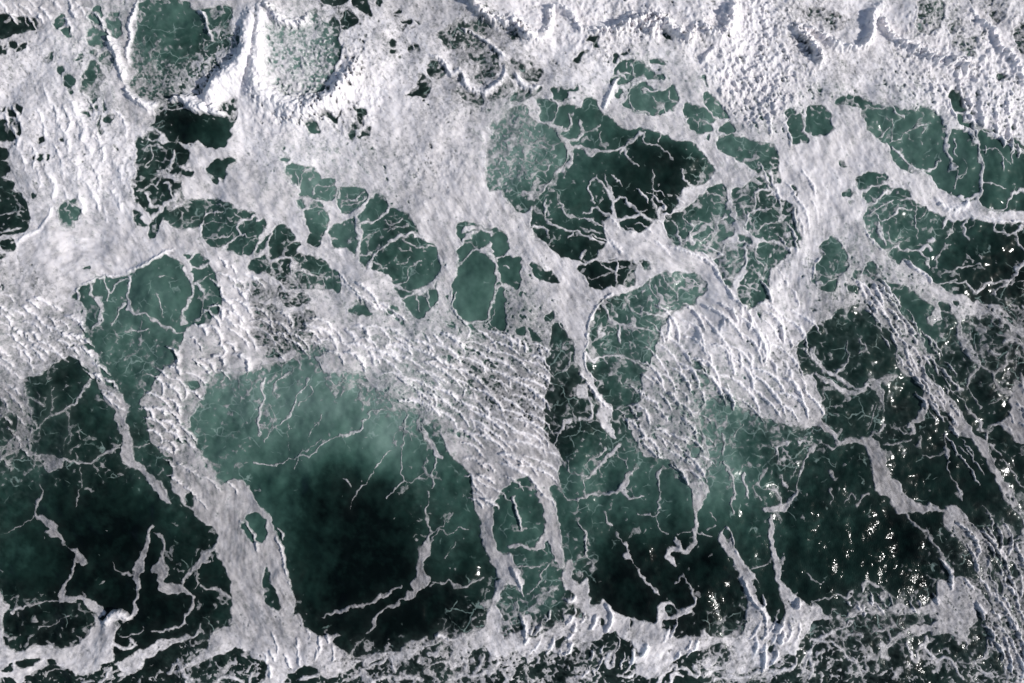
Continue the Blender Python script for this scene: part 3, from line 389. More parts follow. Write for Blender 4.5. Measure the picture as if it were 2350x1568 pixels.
# star network in the round right pool
S(1, 2, "198,11 200,25 202,36 207,45 211,50", [7, 5, 4.5, 4], t_y)
F(1, 2, "201,50 206,46 212,46 213,53 218,57 227,63 226,68 222,72 214,68 206,67 198,68 191,68 196,62 203,58", t_y)
W(1, 2, "207,59 211,58 213,62 209,65;198,54 203,53 202,59 198,59;215,61 219,65 217,67 213,65")
S(1, 2, "197,40 190,47 188,56 183,62 180,70", [2.5, 1.5, 1.2]); S(1, 2, "195,68 191,77 183,81", 2.2); S(1, 2, "215,68 214,80 213,90 208,98 203,106 204,112", [2.5, 2.5, 4, 5, 6]); S(1, 2, "214,50 216,40 225,36 235,35", [3.5, 2, 1.5]); S(1, 2, "221,37 223,28 223,20 235,17 244,14", [1.6, 2.6, 2]); S(1, 2, "222,70 223,80 230,88", [2, 1]); S(1, 2, "227,64 240,66 250,70", [2, 2.5]); S(1, 2, "220,56 232,50 245,44", 1.4); S(1, 2, "146,45 152,58 154,68", [1.5, 2.5]); S(1, 2, "157,36 157,45 164,49 172,48", 1.2); S(1, 2, "165,66 163,58 166,50", [3.5, 1.2]); S(1, 2, "160,64 172,64 185,57", 1.4); S(1, 2, "178,20 190,22 196,26", 1.4); S(1, 2, "182,80 172,75", 1.2); S(1, 2, "213,55 218,58", 4); S(1, 2, "205,98 195,98", 2); S(1, 2, "206,105 216,108 226,110", 1.5); S(1, 2, "202,83 208,80", 1)
S(1, 2, "236,2 240,16 235,22", 3); S(1, 3, "-2,14 5,19 10,24 18,28 24,33", [2, 3, 2, 3]); S(1, 3, "-8,66 2,64 10,67 18,72", [1.5, 2.5, 3])
F(1, 2, "233,110 245,105 243,122 236,120", t_mid)
# right pools
S(0, 3, "112,131 125,124 135,116 143,115", [1.2, 1.5, 2.5]); S(0, 3, "113,110 113,120 114,130", 1.1); S(0, 3, "102,127 110,117", 1.3); S(0, 3, "165,120 163,130 164,140 168,150 168,156", [5, 3, 2, 3.5]); S(0, 3, "180,120 185,122 189,130 192,138", [4, 3]); S(0, 3, "192,138 192,152 193,162 192,176 189,184", [2, 1.5, 2.2, 1.8, 3]); S(0, 3, "190,179 180,184 175,181", [4, 3, 5])
S(0, 3, "115,136 125,145 130,153 140,158", 3); S(0, 3, "143,118 141,125 142,132", 1.2); S(0, 3, "135,157 150,155 158,148", [2, 2.5, 1.6]); S(0, 3, "193,137 207,137 212,142 222,150", .9); S(0, 3, "193,168 205,170 218,174", 1); S(0, 3, "200,118 215,130 235,140", [1.5, 2.5, 2]); S(0, 3, "213,129 222,127 228,133 238,140", 1.6); S(0, 3, "100,101 110,99 120,107 122,108", [1.5, 3]); S(0, 3, "86,102 92,98 100,100", 1.4); S(0, 3, "170,127 170,140 172,143", 1.8); S(0, 3, "171,156 175,165 180,155 178,146", .9)
S(0, 3, "171,173 172,165 178,157", [1.4, .9]); S(1, 3, "245,17 225,20 218,28 216,34 208,36 198,35 192,33", [4, 2, 1.5, 1.5]); S(0, 3, "70,88 69,96", 1.3); S(0, 3, "78,88 77,94 82,99", 1.3)
S(1, 3, "87,20 92,14 102,12 110,8", [2, 3, 4]); S(1, 3, "88,31 98,28 105,22 115,17", [2.5, 2.5, 2]); S(1, 3, "89,42 98,37 104,32 115,27", 1.4); S(1, 3, "97,40 102,45 110,44 115,40 118,36 130,36", [1.2, 1.5, 3, 1.6]); S(1, 3, "136,30 134,40 135,52 139,61", [1.2, 1.5, 1]); S(1, 3, "145,36 141,42", 1); S(1, 3, "100,48 102,55 103,62 108,68", [3, 5, 2]); S(1, 3, "107,76 113,72 118,69 122,72 130,74 138,72 145,70 150,72", [2, 2, 5, 1.5, 2.5, 5, 3]); S(1, 3, "146,65 151,64", 4); S(1, 3, "137,74 145,80 147,88", [3, 1.5, 2]); S(1, 3, "163,66 159,75 153,82", 1.3); S(1, 3, "162,52 165,44 172,45 183,43", [2, 5, 4, 3]); S(1, 3, "182,45 180,52 184,64", [1.5, 2.5, 1]); S(1, 3, "171,46 168,56 163,62", 1.3); S(1, 3, "235,48 227,56 227,63 235,73", [3, 2, 2]); S(1, 3, "207,48 208,55 220,58 227,58", 2); S(1, 3, "157,94 170,91 180,88 193,86", [1, 1.5, .8]); S(1, 3, "165,104 180,103 190,112 200,104 215,102 225,98 227,90 232,85", [1.5, 2, 3, 4, 2, 2, 3, 4]); S(1, 3, "206,113 214,106 222,101", 2); S(1, 3, "155,106 168,101 172,100", 1.6)
S(1, 3, "84,91 78,87 72,88", 0.1)
S(1, 3, "41,94 50,97 60,96", 1.2); S(1, 3, "50,77 48,72", 1.5); F(1, 3, "42,104 44,101 48,103 47,108 43,107", 0); S(1, 3, "47,106 55,100 62,98", 1.4); S(1, 3, "89,91 93,95 100,97 104,100", 1.6)
S(1, 3, "110,110 118,108 122,106", 1.1); S(1, 3, "118,124 120,116", 1); F(1, 3, "143,136 149,132 152,120 158,118 165,130 160,136 150,142 143,137", t_diag)
W(1, 3, "155,122 160,120 164,124 166,130 160,128;158,129 165,133 160,135;170,120 175,122 172,125")
# braided ridge eye holes and loops
W(1, 3, "196,133 202,131 210,137 215,146 218,150 210,146 200,140;191,136 195,140 192,142;206,146 214,150 216,155;209,128 222,135 232,142 226,142 216,136;184,142 190,140 195,148 196,155 204,160 200,166 190,164 185,158 184,150", 2)
# ------------------------------------------------------------------ breaking waves and small crests (heights in metres)
HR = np.zeros((NY, NX), f32)     # crest relief
HB = np.zeros((NY, NX), f32)     # broad swell under the crests, shared by water and foam
WH = np.zeros((NY, NX), f32)     # thick fresh foam, whiter
def crest(p, w, h, tid=0, front=0.6, white=1.0, mound=0.0, rag=0.0, own=1.0):
    """a crest line: steep on its left/lower side, drawn out on the other; rag = lumpiness"""
    global HR, HB, WH
    p = catmull(p, False, 4); k = len(p)
    ww = np.interp(np.linspace(0, 1, k), np.linspace(0, 1, len(w)), w).astype(f32)
    win = window(p, max(w) * 2.2 + 2); s, par = line_sd(p, np.zeros(k), win)
    d = -s; wl = np.interp(par.ravel(), np.linspace(0, 1, k), ww).reshape(par.shape).astype(f32) * 0.5
    x = d / np.maximum(wl, 0.3)
    taper = np.clip(np.minimum(par, 1 - par) * 5 + 0.35, 0, 1)
    prof = np.exp(-x ** 2 * .9) * taper
    if rag: prof = prof * (1 + rag * RAG[win])
    HR[win] = np.maximum(HR[win], h * prof)
    WH[win] = np.maximum(WH[win], white * np.exp(-x ** 2 * 0.6) * taper)
    M[win] = np.maximum(M[win], np.clip(wl * 0.9 - d, -BIG, BIG))
    if tid:
        a = ID[win]; a[d < wl * own] = tid
    if mound:
        win = window(p, max(w) * 5); s, par = line_sd(p, np.zeros(k), win)
        HB[win] = np.maximum(HB[win], mound * np.exp(-(s / (max(w) * 1.5)) ** 2))
RAG = fftnoise(5, 9, 4.4, 1)
g_br = 'breaking wave crests'
def B_(label): return thing_id('breaking_wave', label, 'wave', g_br)
b1 = B_('tall bright white breaker at the upper left with an upright spine and a curved lip')
crest(pts("233,10 230,30 229,48 222,62 212,70 203,78 196,88 193,98", 0, 0), [13.8, 15.0, 15.0, 20.0, 21.2, 15.0, 11.2], 0.72, b1, mound=.35, rag=.05)
crest(pts("4,8 5,30 3,50 2,72 6,86 20,95 32,101 45,102 58,98 70,90 80,80 88,70 93,58", 0, 1), [10.0, 13.8, 16.2, 21.2, 21.2, 20.0, 18.8, 17.5, 16.2, 15.0, 10.0], .75, b1, mound=.35, rag=.05)
b2 = B_('thin curled breaker lip over the near black trough at the upper left')
crest(pts("116,80 121,88 130,94 138,98 145,97", 0, 0), [3.8, 5.0, 6.2, 8.8, 6.2], .45, b2, rag=.15)
crest(pts("158,92 166,91 174,93 180,98 187,101 192,102", 0, 0), [3.8, 3.8, 11.2, 13.8, 11.2, 7.5], .6, b2, rag=.12, mound=.15)
crest(pts("195,98 200,104 207,106", 0, 0), [11.2, 8.8, 3.8], .55, b2, rag=.1)
b3 = B_('small curved breaker at the top edge above the textured green patch')
crest(pts("8,4 15,10 20,17 28,22 38,23 45,22 48,14", 0, 1), [5.0, 7.5, 8.8, 8.8, 8.8, 7.5, 5.0], .5, b3, rag=.25)
b4 = B_('long lumpy breaker crest along the top edge with finger like lobes')
crest(pts("198,2 205,11 214,18 224,21 233,22", 0, 1), [3.8, 7.5, 8.8, 8.8, 6.2], .65, b4, mound=.25, rag=.25)
crest(pts("-2,17 4,24 10,31 17,36 24,38", 0, 2), [6.2, 10.0, 11.2, 10.0, 5.0], .6, b4, mound=.25, rag=.35)
crest(pts("25,36 32,28 35,18 34,9 42,7 50,11 56,18 60,26 65,29", 0, 2), [5.0, 6.2, 5.0, 5.0, 5.0, 5.0, 6.2, 6.2, 5.0], .4, b4, rag=.3)
crest(pts("66,28 75,29 85,29 95,28 103,26 112,23 120,22 127,25 134,22 140,25 147,29 153,34 159,37 163,33 168,25", 0, 2), [5.0, 6.2, 6.2, 7.5, 10.0, 15.0, 17.5, 17.5, 16.2, 12.5, 7.5, 7.5, 8.8, 7.5, 7.5], .62, b4, mound=.25, rag=.4)
b5 = B_('rounded foam lip below the top edge right of the lobed breaker')
crest(pts("170,23 176,30 184,33 191,32 197,25 200,12 202,2", 0, 2), [5.0, 7.5, 8.8, 7.5, 10.0, 12.5, 12.5], .55, b5, rag=.3, mound=.2)
b6 = B_('U shaped breaker at the top right enclosing a patch of black and white water')
crest(pts("24,22 30,25 42,29 56,38 66,43 75,45 84,44 90,38 94,30 95,18 99,10 104,4", 0, 3), [5.0, 6.2, 6.2, 6.2, 7.5, 5.0, 5.0, 6.2, 5.0, 6.2, 10.0, 8.8], .5, b6, rag=.2)
crest(pts("23,23 30,31 38,39 44,50 47,58", 0, 3), [6.2, 7.5, 8.8, 7.5, 5.0], .6, b6, rag=.25)
b7 = B_('low lumpy crest running down to the right in the upper right corner')
crest(pts("103,13 108,25 113,33 121,39 131,44 145,51 160,56 175,60 190,64", 0, 3), [3.8, 5.0, 6.2, 7.5, 7.5, 8.8, 10.0, 11.2, 8.8], .38, b7, rag=.55)
crest(pts("187,10 194,20 204,26 208,34 214,46 222,52 228,64 234,78", 0, 3), [2.5, 3.8, 5.0, 5.0, 5.0, 6.2, 6.2, 3.8], .3, b7, rag=.4)
b8 = B_('thin scalloped wave lip left of centre near the top, curling round a dark notch')
crest(pts("160,52 168,54 173,58 177,66 181,68 186,66 190,69 193,78 200,83 210,85 219,80 226,74 229,62", 0, 1), [2.5, 3.8, 3.8, 5.0, 5.0, 4.4, 3.8, 5.0, 6.2, 6.2, 5.0, 3.8, 2.5], .3, b8)
crest(pts("188,26 198,30 208,36 216,42 224,50 230,54", 0, 1), [2.5, 3.1, 3.8, 3.8, 3.8], .2, b8)
crest(pts("3,68 8,76 17,82 26,79", 0, 2), [3.8, 5.0, 5.6, 3.8], .3, b8)
b9 = B_('straight narrow crest between the green strip and the textured patch at the upper left')
crest(pts("99,28 101,38 106,46 110,56 113,66 114,76", 0, 0), [3.8, 6.2, 6.2, 6.2, 5.0, 3.8], .3, b9, rag=.25)
crest(pts("128,2 125,14 120,24 121,34 118,48 119,60", 0, 0), [3.1, 3.8, 3.1, 3.1, 3.1], .2, b9, rag=.3)
crest(pts("182,10 188,14 192,24 195,36", 0, 0), [2, 3.5, 3, 2], .2, 0, rag=.3)
# smaller local crests (thin bright rims and lips)
t_k1 = thing_id('wave_crest', 'small arched crest curling over the dark water at the lower left', 'wave crest', 'small curling crests')
crest(pts("97,103 101,96 106,92 112,92 118,95 121,98", 3, 0), [7, 8, 8, 8, 6, 3], .42, t_k1, white=.75)
for q, ww, hh in (("-14,8 -8,12 -2,21 1,28 2,35", [2, 2.5, 2.5, 2], .16), ("60,10 66,17 68,28 67,40", [2, 2.5, 2], .12)):
    crest(pts(q, 3, 1) if ww[0] == 2 and hh == .12 and False else pts(q, 3, 1 if hh > .15 else 2), ww, hh, white=.5)
for q in ("235,-15 240,0 243,15", "0,50 4,58 10,72"): crest(pts(q, 3, 1 if q[0] == '2' else 2), [3, 3.5, 2.5], .22, white=.6)
# edges of the ribbons
def rim(r, c, s, w=2.2, h=.13, white=.6): crest(pts(s, r, c), [w * .6, w, w, w * .6], h, white=white)
rim(3, 1, "17,22 22,30 26,45 30,58 33,68"); rim(3, 1, "19,14 24,20 25,26"); rim(2, 1, "195,120 200,132 208,140 214,150"); rim(2, 2, "20,128 28,140 38,147 41,156", 2.6)
rim(2, 2, "62,28 72,42 82,55 93,64"); rim(2, 2, "70,0 66,14 70,28 78,36"); rim(1, 2, "70,143 69,150 69,157", 1.6); rim(1, 2, "92,112 80,122 72,135 69,148", 1.8)
rim(1, 2, "138,68 155,73 175,80 185,88 190,98 200,112 208,124", 2.4); rim(1, 2, "89,62 95,70 100,76", 3.4, .12); rim(1, 1, "184,110 181,125 190,138 197,145", 2.4)
rim(1, 0, "68,111 80,103 95,97 110,96", 2); rim(1, 0, "118,92 135,86 150,76 160,72", 3, .14, .8); rim(1, 3, "40,100 42,88 48,79", 2, .12, .9); rim(1, 3, "88,54 94,64 107,76", 2.2, .12, .9); rim(1, 3, "22,32 24,45 27,58", 2.4, .12)
rim(3, 2, "86,84 91,92 90,102 84,112", 2.6, .22, .8); rim(3, 2, "48,79 54,81 58,76", 3, .2, .8); rim(3, 2, "212,60 220,80 231,92 232,104", 2.8, .2); rim(3, 2, "8,94 12,104 12,116", 3, .2)
rim(3, 2, "196,12 202,25 206,38", 2.2, .15); rim(0, 3, "165,88 166,98 175,115", 2, .15, .8); rim(3, 1, "165,112 170,112 178,117", 4, .15); rim(2, 3, "124,4 130,20 138,35 143,45", 2, .18)
rim(1, 3, "125,82 135,90 146,97 148,103", 3, .2, .8); rim(1, 3, "128,86 138,94", 2, .2, .7); rim(1, 3, "155,25 165,35 178,33 183,28", 5, .16, .9); rim(1, 3, "196,42 215,47 235,46", 2, .08)
rim(0, 2, "98,70 92,80 87,92 84,100", 4, .2, .9); rim(0, 2, "172,60 180,50 185,45", 4, .2, 1); rim(1, 0, "18,66 25,60 35,55 45,45 48,35", 3, .1, .8)

# fields of short parallel ripples riding on the foam
rng = random.Random(11)
def in_poly(x, y, P):
    c = False
    for i in range(len(P)):
        ax, ay = P[i]; bx, by = P[i - 1]
        if (ay > y) != (by > y) and x < (bx - ax) * (y - ay) / (by - ay) + ax: c = not c
    return c
def ripples(s, n, ang, length, w, h, white=.7, curl=.5, gap=5.0, spread=14):
    P = [tuple(float(v) for v in q.split(',')) for q in s.split()]
    xs = [p[0] for p in P]; ys = [p[1] for p in P]; placed = []; tries = 0
    while len(placed) < n and tries < n * 40:
        tries += 1
        x = rng.uniform(min(xs), max(xs)); y = rng.uniform(min(ys), max(ys))
        if not in_poly(x, y, P): continue
        a = math.radians(ang + rng.uniform(-spread, spread)); nx_, ny_ = -math.sin(a), math.cos(a); tx, ty = math.cos(a), math.sin(a)
        if any(abs((x - q[0]) * nx_ + (y - q[1]) * ny_) < gap and abs((x - q[0]) * tx + (y - q[1]) * ty) < length * .55 for q in placed): continue
        placed.append((x, y)); L = length * rng.uniform(.65, 1.55); cu = curl * rng.uniform(.3, 1.4)
        q = []
        for i in range(5):
            t = i / 4; b = a + cu * (t - .4) * 1.2
            q.append((x + math.cos(b) * L * (t - .5) + rng.uniform(-.7, .7), y + math.sin(b) * L * (t - .5) + rng.uniform(-.7, .7)))
        k = rng.choice((.65, .8, .95, 1.1, 1.3)) * rng.uniform(.9, 1.1)
        crest(np.array(q, f32), [w * .5 * k, w * .9 * k, w * 1.2 * k, w * k, w * .4 * k], h * rng.uniform(.6, 1.25) * k, white=white * rng.uniform(.7, 1.1), rag=.12)
ripples("345,322 400,312 440,300 500,315 504,350 498,385 512,420 490,440 440,405 400,382 365,348", 58, 28, 34, 2.3, .135, .95, .45, 6.5, 12)
ripples("360,322 400,312 440,300 500,315 504,350 498,385 440,405 400,382 375,348", 26, 66, 15, 1.9, .10, .7, .6, 4, 16)
ripples("605,300 640,284 700,280 748,292 735,340 752,365 690,376 650,355", 20, 82, 17, 1.9, .10, .7, .6, 5, 16)
ripples("232,283 280,290 330,300 380,305 370,325 330,332 285,318 250,322", 30, 30, 24, 2.4, .15, .7, .6, 4.5)
ripples("440,395 500,385 512,430 490,437 440,470 434,450 425,425", 20, 33, 20, 2.6, .18, .8, .5, 5)
ripples("605,300 640,284 700,280 748,292 735,340 752,365 740,388 690,376 650,355 600,348", 40, 44, 38, 2.3, .14, .95, .5, 8, 12)
ripples("590,345 640,350 650,390 655,420 632,440 590,415 570,385", 30, 40, 22, 2.4, .15, .7, .5, 5.5)
ripples("170,305 203,280 225,292 235,330 205,345 190,352 178,400 150,415 138,380 145,350", 36, 38, 20, 2.6, .2, .9, .8, 6)
ripples("200,235 225,245 240,262 222,290 200,285", 12, 35, 18, 2.4, .17, .8, .5, 5)
ripples("150,415 176,400 195,430 220,445 200,470 170,465", 8, 42, 16, 2.2, .14, .7, .4, 6)
ripples("8,272 60,276 80,290 90,318 60,325 0,330 0,285", 34, 35, 15, 2.4, .17, .8, .5, 4.5)
ripples("60,315 90,320 118,372 108,378 95,360", 9, 35, 14, 2.2, .16, .8, .5, 5)
ripples("0,330 40,320 25,350 30,390 35,420 8,425 5,370", 16, 40, 14, 2, .12, .6, .5, 5)
ripples("785,255 815,262 850,305 872,330 890,372 875,395 850,372 838,345 815,322 800,290", 52, 52, 18, 2.0, .16, .75, .35, 3.6, 10)
ripples("845,365 880,392 905,440 900,448 868,405", 10, 56, 20, 2, .13, .7, .2, 4, 6)
ripples("310,245 345,270 372,290 345,285 315,262", 10, 38, 20, 2, .12, .6, .3, 4)
ripples("885,485 900,478 925,500 935,560 930,600 905,590 895,540 870,540 865,528 890,520", 20, 60, 24, 2.6, .2, .8, .6, 7)
ripples("905,470 939,500 939,625 925,620 922,560 915,520", 16, 66, 26, 2.4, .18, .8, .4, 7)
ripples("925,330 939,340 939,400 925,400", 5, 50, 14, 2, .1, .6)
ripples("775,535 812,548 830,545 860,548 855,560 800,565 775,565", 12, 65, 9, 2, .13, .8, .3, 5)
ripples("695,550 740,545 745,560 725,600 705,610 690,600", 14, 105, 16, 2.2, .16, .8, .4, 5)
ripples("480,560 560,560 640,580 640,600 540,620 480,600", 26, 115, 13, 2.2, .16, .8, .5, 5)
ripples("235,580 300,575 320,605 240,620", 12, 75, 15, 2, .12, .6, .5, 6)
ripples("560,150 640,190 660,215 700,235 640,205 560,165", 6, 40, 16, 2, .1, .6, .3)
ripples("705,100 740,110 755,165 745,270 700,280 700,170", 14, 62, 22, 2.2, .1, .5, .3, 8)
ripples("0,100 60,100 115,135 120,200 60,190 10,140", 22, 70, 26, 3, .09, .7, .5, 8)
ripples("40,85 110,100 125,125 90,150 50,110", 9, 65, 26, 3, .1, .7, .5, 7)
ripples("0,0 80,0 95,20 60,25 0,15", 16, 45, 16, 2.6, .13, .7, .5, 6)
ripples("560,180 610,200 660,230 650,260 600,225 540,220", 10, 40, 18, 2.2, .1, .5, .3, 6)
ripples("880,90 939,100 939,160 900,150", 14, 85, 14, 2.6, .16, .8, .3, 6)

# ------------------------------------------------------------------ regional maps (overview pixels)
MILK = field("430,290,.05 450,340,.05 505,325,.3 330,90,.45 420,60,.55 400,150,.3 450,110,.25 340,350,.25 380,430,.08 350,500,.3 30,480,.15 160,490,.5 210,190,.35 230,60,.6 650,130,.8 560,530,.4 490,520,.35 430,490,.35 650,560,.3 700,590,.15 760,640,.5 700,420,.7 800,520,.65 780,450,.65 870,480,.35 900,580,.3 980,620,.45 960,700,.6 1080,600,.5 1100,680,.65 1150,720,.35 1170,650,.4 1300,330,.6 1200,350,.75 1350,300,.4 1480,400,.2 1500,440,.03 1540,420,.05 1400,350,.3 1330,520,.3 1450,500,.2 1280,450,.35 1390,620,.1 1320,590,.15 1500,230,.6 1620,260,.55 1700,350,.6 1600,480,.4 1700,560,.5 1760,400,.3 1790,500,.3 1720,620,.4 1650,540,.65 1780,640,.4 1420,790,.4 1500,700,.5 1560,680,.6 1450,850,.35 1500,780,.55 1290,800,.25 1290,900,.05 1330,950,.25 1300,980,.03 1370,1050,.35 1350,1100,.5 1480,1100,.45 1500,1160,.35 1580,900,.55 1650,900,.6 1700,950,.55 1650,1100,.7 1620,1150,.5 1760,1000,.3 1850,1050,.25 2070,300,.55 2180,380,.55 2250,420,.4 2300,300,.4 1890,600,.45 1860,290,.45 2000,620,.4 2100,530,.4 2200,560,.3 2270,620,.08 2330,700,.03 2000,530,.6 2100,720,.4 2150,760,.3 1980,730,.2 2000,800,.08 1950,820,.2 2020,850,.25 1950,900,.2 2050,950,.08 2000,950,.18 2200,800,.12 2320,850,.0 2250,900,.12 2150,1100,.12 2250,1050,.1 1900,1150,.15 2000,1300,.12 2100,1250,.03 1850,1300,.12 1850,1250,.25 2200,1300,.03 2000,1500,.03 2300,1500,.03 1700,1200,.3 1600,1250,.08 1450,1300,.04 1300,1200,.4 1350,1250,.3 1400,1350,.03 1550,1400,.02 1600,1330,.06 1200,1150,.4 1200,1250,.4 1200,1330,.4 1250,1500,.03 1000,1500,.02 350,680,.6 300,700,.6 450,620,.5 470,680,.45 280,800,.5 330,850,.5 380,720,.55 250,760,.45 120,850,.12 130,900,.18 60,860,.2 160,950,.22 230,1000,.18 280,900,.35 200,1050,.12 20,800,.35 60,1130,.25 100,1200,.12 30,1250,.25 30,1400,.08 100,1450,.04 250,1150,.08 200,1250,.01 300,1250,.01 420,1200,.2 350,1100,.25 450,1300,.05 470,1250,.12 330,1450,.01 640,730,.15 670,700,.08 620,770,.08 560,880,.8 520,950,.6 600,950,.7 700,880,.8 800,880,.75 850,950,.7 880,1000,.95 860,1020,.85 780,950,.8 740,1000,.65 650,1050,.55 550,1050,.55 800,1050,.25 850,1100,.05 780,1150,.02 700,1150,.2 620,1130,.35 600,1180,.35 690,1250,.25 680,1350,.12 750,1250,.03 850,1250,.0 900,1350,.0 800,1400,.0 1000,1150,.35 1050,1200,.35 1080,1300,.15 1030,1250,.3 950,1200,.08 1000,1400,.0 850,1450,.0 1050,1400,.05 950,1050,.5 1000,980,.45 930,900,.65 500,1300,.05 590,1210,.55 580,1300,.35 1900,60,.05 2140,60,.2 500,380,.3", 17, .1)
LACE = field("130,1250,.06 300,1250,.04 330,1430,.06 850,1250,.02 900,1400,.02 780,1350,.02 760,980,.16 700,920,.3 880,1050,.12 700,1100,.14 650,1200,.06 1200,350,.86 1250,420,.6 1650,550,.72 1480,420,.2 1340,480,.26 1400,560,.3 1330,330,.3 1700,560,.7 1600,480,.55 1750,450,.62 1780,520,.6 1450,800,.62 1420,900,.45 1520,680,.68 1500,780,.6 2100,520,.5 2250,600,.32 2100,620,.3 2000,560,.65 650,130,.97 640,70,.9 430,200,.93 330,180,.9 400,60,.35 450,70,.3 520,100,.9 500,200,.95 350,120,.75 1070,90,.75 1100,140,.85 280,800,.6 620,760,.97 590,730,.9 660,720,.8 1900,60,.99 1930,70,.99 2140,60,.98 2130,30,.8 240,700,.4 350,700,.3 450,660,.3 130,830,.35 60,760,.9 30,800,.95 200,880,.3 560,860,.75 620,880,.6 800,850,.8 900,870,.9 980,900,.8 500,950,.45 400,500,.5 430,470,.55 340,440,.4 2070,300,.42 2200,400,.22 2300,380,.2 1920,780,.45 2000,900,.5 2050,840,.3 2200,950,.3 2200,1100,.2 1950,1120,.3 2000,1280,.1 1600,1000,.7 1700,1000,.5 1780,950,.7 1650,920,.7 1350,1000,.6 1300,900,.55 1400,1000,.6 1450,1120,.35 1350,1080,.4 1500,1200,.25 1600,1250,.12 1450,1330,.06 1850,1330,.08 1200,1140,.3 1200,1200,.35 1230,1300,.4 1040,1250,.2 1000,1100,.35 950,930,.7 900,610,.5 950,620,.35 1120,680,.2 1100,720,.1 450,290,.04 340,340,.6 500,540,.42 760,400,.5 300,1480,.5 500,1500,.6 900,1530,.65 1100,1500,.7 1300,1530,.72 1500,1530,.4 1700,1540,.75 1950,1500,.7 2000,1420,.65 2150,1500,.6 2280,1500,.6 700,1450,.3 2310,760,.75 2290,820,.6 2200,1350,.5 1230,1400,.7 1290,1320,.6 470,1270,.3 500,1340,.3 2290,1250,.45 2320,80,.8 1250,1080,.5 1260,1000,.4", 17, .42)
PORE = field("60,330,.4 230,220,.5 170,130,.45 50,130,.45 330,30,.4 720,60,.6 800,130,.5 900,120,.45 1010,190,.45 1230,260,.4 1420,130,.5 1550,110,.35 1780,240,.45 1950,180,.5 2080,230,.45 2230,60,.6 780,280,.45 850,330,.3 640,330,.3 240,470,.3 560,230,.0 650,160,.0 1000,330,.32 960,360,.4 900,250,.1 1080,130,.9 1130,170,.6 1170,750,.62 1100,820,.75 1050,850,.8 1150,850,.8 1000,800,.5 1100,880,.75 1200,900,.75 1210,770,.7 1150,940,.6 900,820,.7 950,870,.9 850,770,.5 800,760,.35 700,740,.4 1560,950,.75 1600,900,.75 1530,850,.55 1550,1010,.6 1620,970,.8 1650,760,.2 1700,800,.35 1780,850,.5 1750,900,.55 430,780,.25 420,900,.55 400,960,.55 440,1000,.45 450,850,.45 380,870,.5 40,740,.6 100,720,.4 150,770,.6 30,860,.5 200,830,.5 60,970,.7 20,1000,.8 2060,780,.7 2000,700,.65 1960,650,.5 2100,850,.65 2150,930,.35 2270,780,.6 2300,1350,.95 2280,1300,.95 2320,1450,.95 2290,1500,.9 2220,1400,.45 2330,1250,.7 2200,1370,.3 400,1550,.4 1000,1520,.6 1300,1500,.5 1400,1430,.25 1500,1470,.25 1850,1490,.35 1700,1500,.5 2000,1450,.7 1950,80,.25 1870,90,.85 1750,150,.3 2000,200,.25 2100,150,.55 2200,130,.5 2250,100,.3 2170,180,.4 100,60,.2 130,150,.15 200,300,.25 100,300,.25 130,370,.25 60,250,.2 330,120,.5 280,200,.4 260,280,.35 700,130,.7 1300,170,.3 1350,120,.25 1000,100,.3 850,190,.25 2290,220,.5 2280,280,.5 2180,250,.35 1900,330,.0 1850,420,.0 1050,450,.05 1500,570,.05 1600,630,.05 300,530,.03 200,600,.03 1330,700,.02 250,1500,.08 650,1470,.15 540,1250,.02 1200,1050,.15 1220,1150,.05 800,1530,.4 150,1490,.2", 17, .12)
BRI_SHADE = field("0,0,.72 400,50,.75 560,200,1.15 650,230,1.2 760,180,1.1 900,200,.95 1000,300,.84 1200,80,.9 1400,60,1.05 1700,60,1.1 1900,100,.95 2100,100,.9 2250,200,.95 2330,30,.85 100,200,.9 200,400,.92 100,500,.84 100,600,.82 260,600,.82 500,400,.8 900,350,.85 1000,460,.78 1150,520,.8 1000,560,.75 1300,620,.82 1050,700,.78 1350,700,.76 1500,560,.8 1650,300,.82 1850,400,.86 1900,480,.84 1880,350,.8 1750,250,.85 2000,400,.82 2180,450,.86 1800,600,.86 1750,750,.9 1650,800,.85 2000,600,.82 2200,700,.76 2050,660,.78 700,600,.82 900,680,.82 1000,800,.85 1150,850,.78 1150,950,.72 1200,1080,.62 1120,1150,.6 1250,1180,.62 420,800,.72 420,950,.7 520,1180,.6 530,1250,.56 630,1280,.6 560,1400,.6 600,1470,.66 200,1500,.62 270,1440,.7 100,1200,.48 180,1270,.5 320,1300,.5 380,1300,.5 960,1300,.5 900,1370,.48 1300,1200,.6 1400,1440,.78 1500,1480,.75 1700,1250,.62 1780,1300,.62 1800,1440,.8 2020,1090,.5 2080,1150,.5 2200,1000,.55 2250,1100,.58 2330,950,.5 2200,1380,.66 2300,1300,.72 2250,1500,.68 1250,700,.74 1200,780,.68 1350,880,.8 1300,780,.82 1600,930,.72 1950,750,.72 2100,850,.62 50,980,.58 100,1060,.55 280,1000,.62 320,1070,.6 50,780,.78 150,780,.8 560,1540,.7 1200,1500,.75 1000,1520,.7 2320,1540,.85 480,640,.78 2100,560,.8 1430,640,.8", 24, .72)  # greyer thin foam, plus slope shade and vignette painted darker towards the bottom
LUMP = field("1730,130,1 1760,60,.9 1740,180,1 1800,100,.7 1850,60,.5 2150,130,.6 2200,160,.9 2260,170,1 2300,230,.8 2180,80,.5 2120,120,.7 2000,80,.3 400,50,.3 650,220,.5 740,200,.6 800,200,.6 560,200,.35 1400,50,.6 1280,40,.5 1650,60,.6 950,250,.25 1000,300,.3 1000,360,.35 200,330,.45 130,300,.4 100,200,.3 260,350,.4 60,50,.4 200,80,.35 1850,400,.25 2300,110,.6", 15, .13)
LUMP = np.clip(LUMP - .2, 0, 1) * 1.25
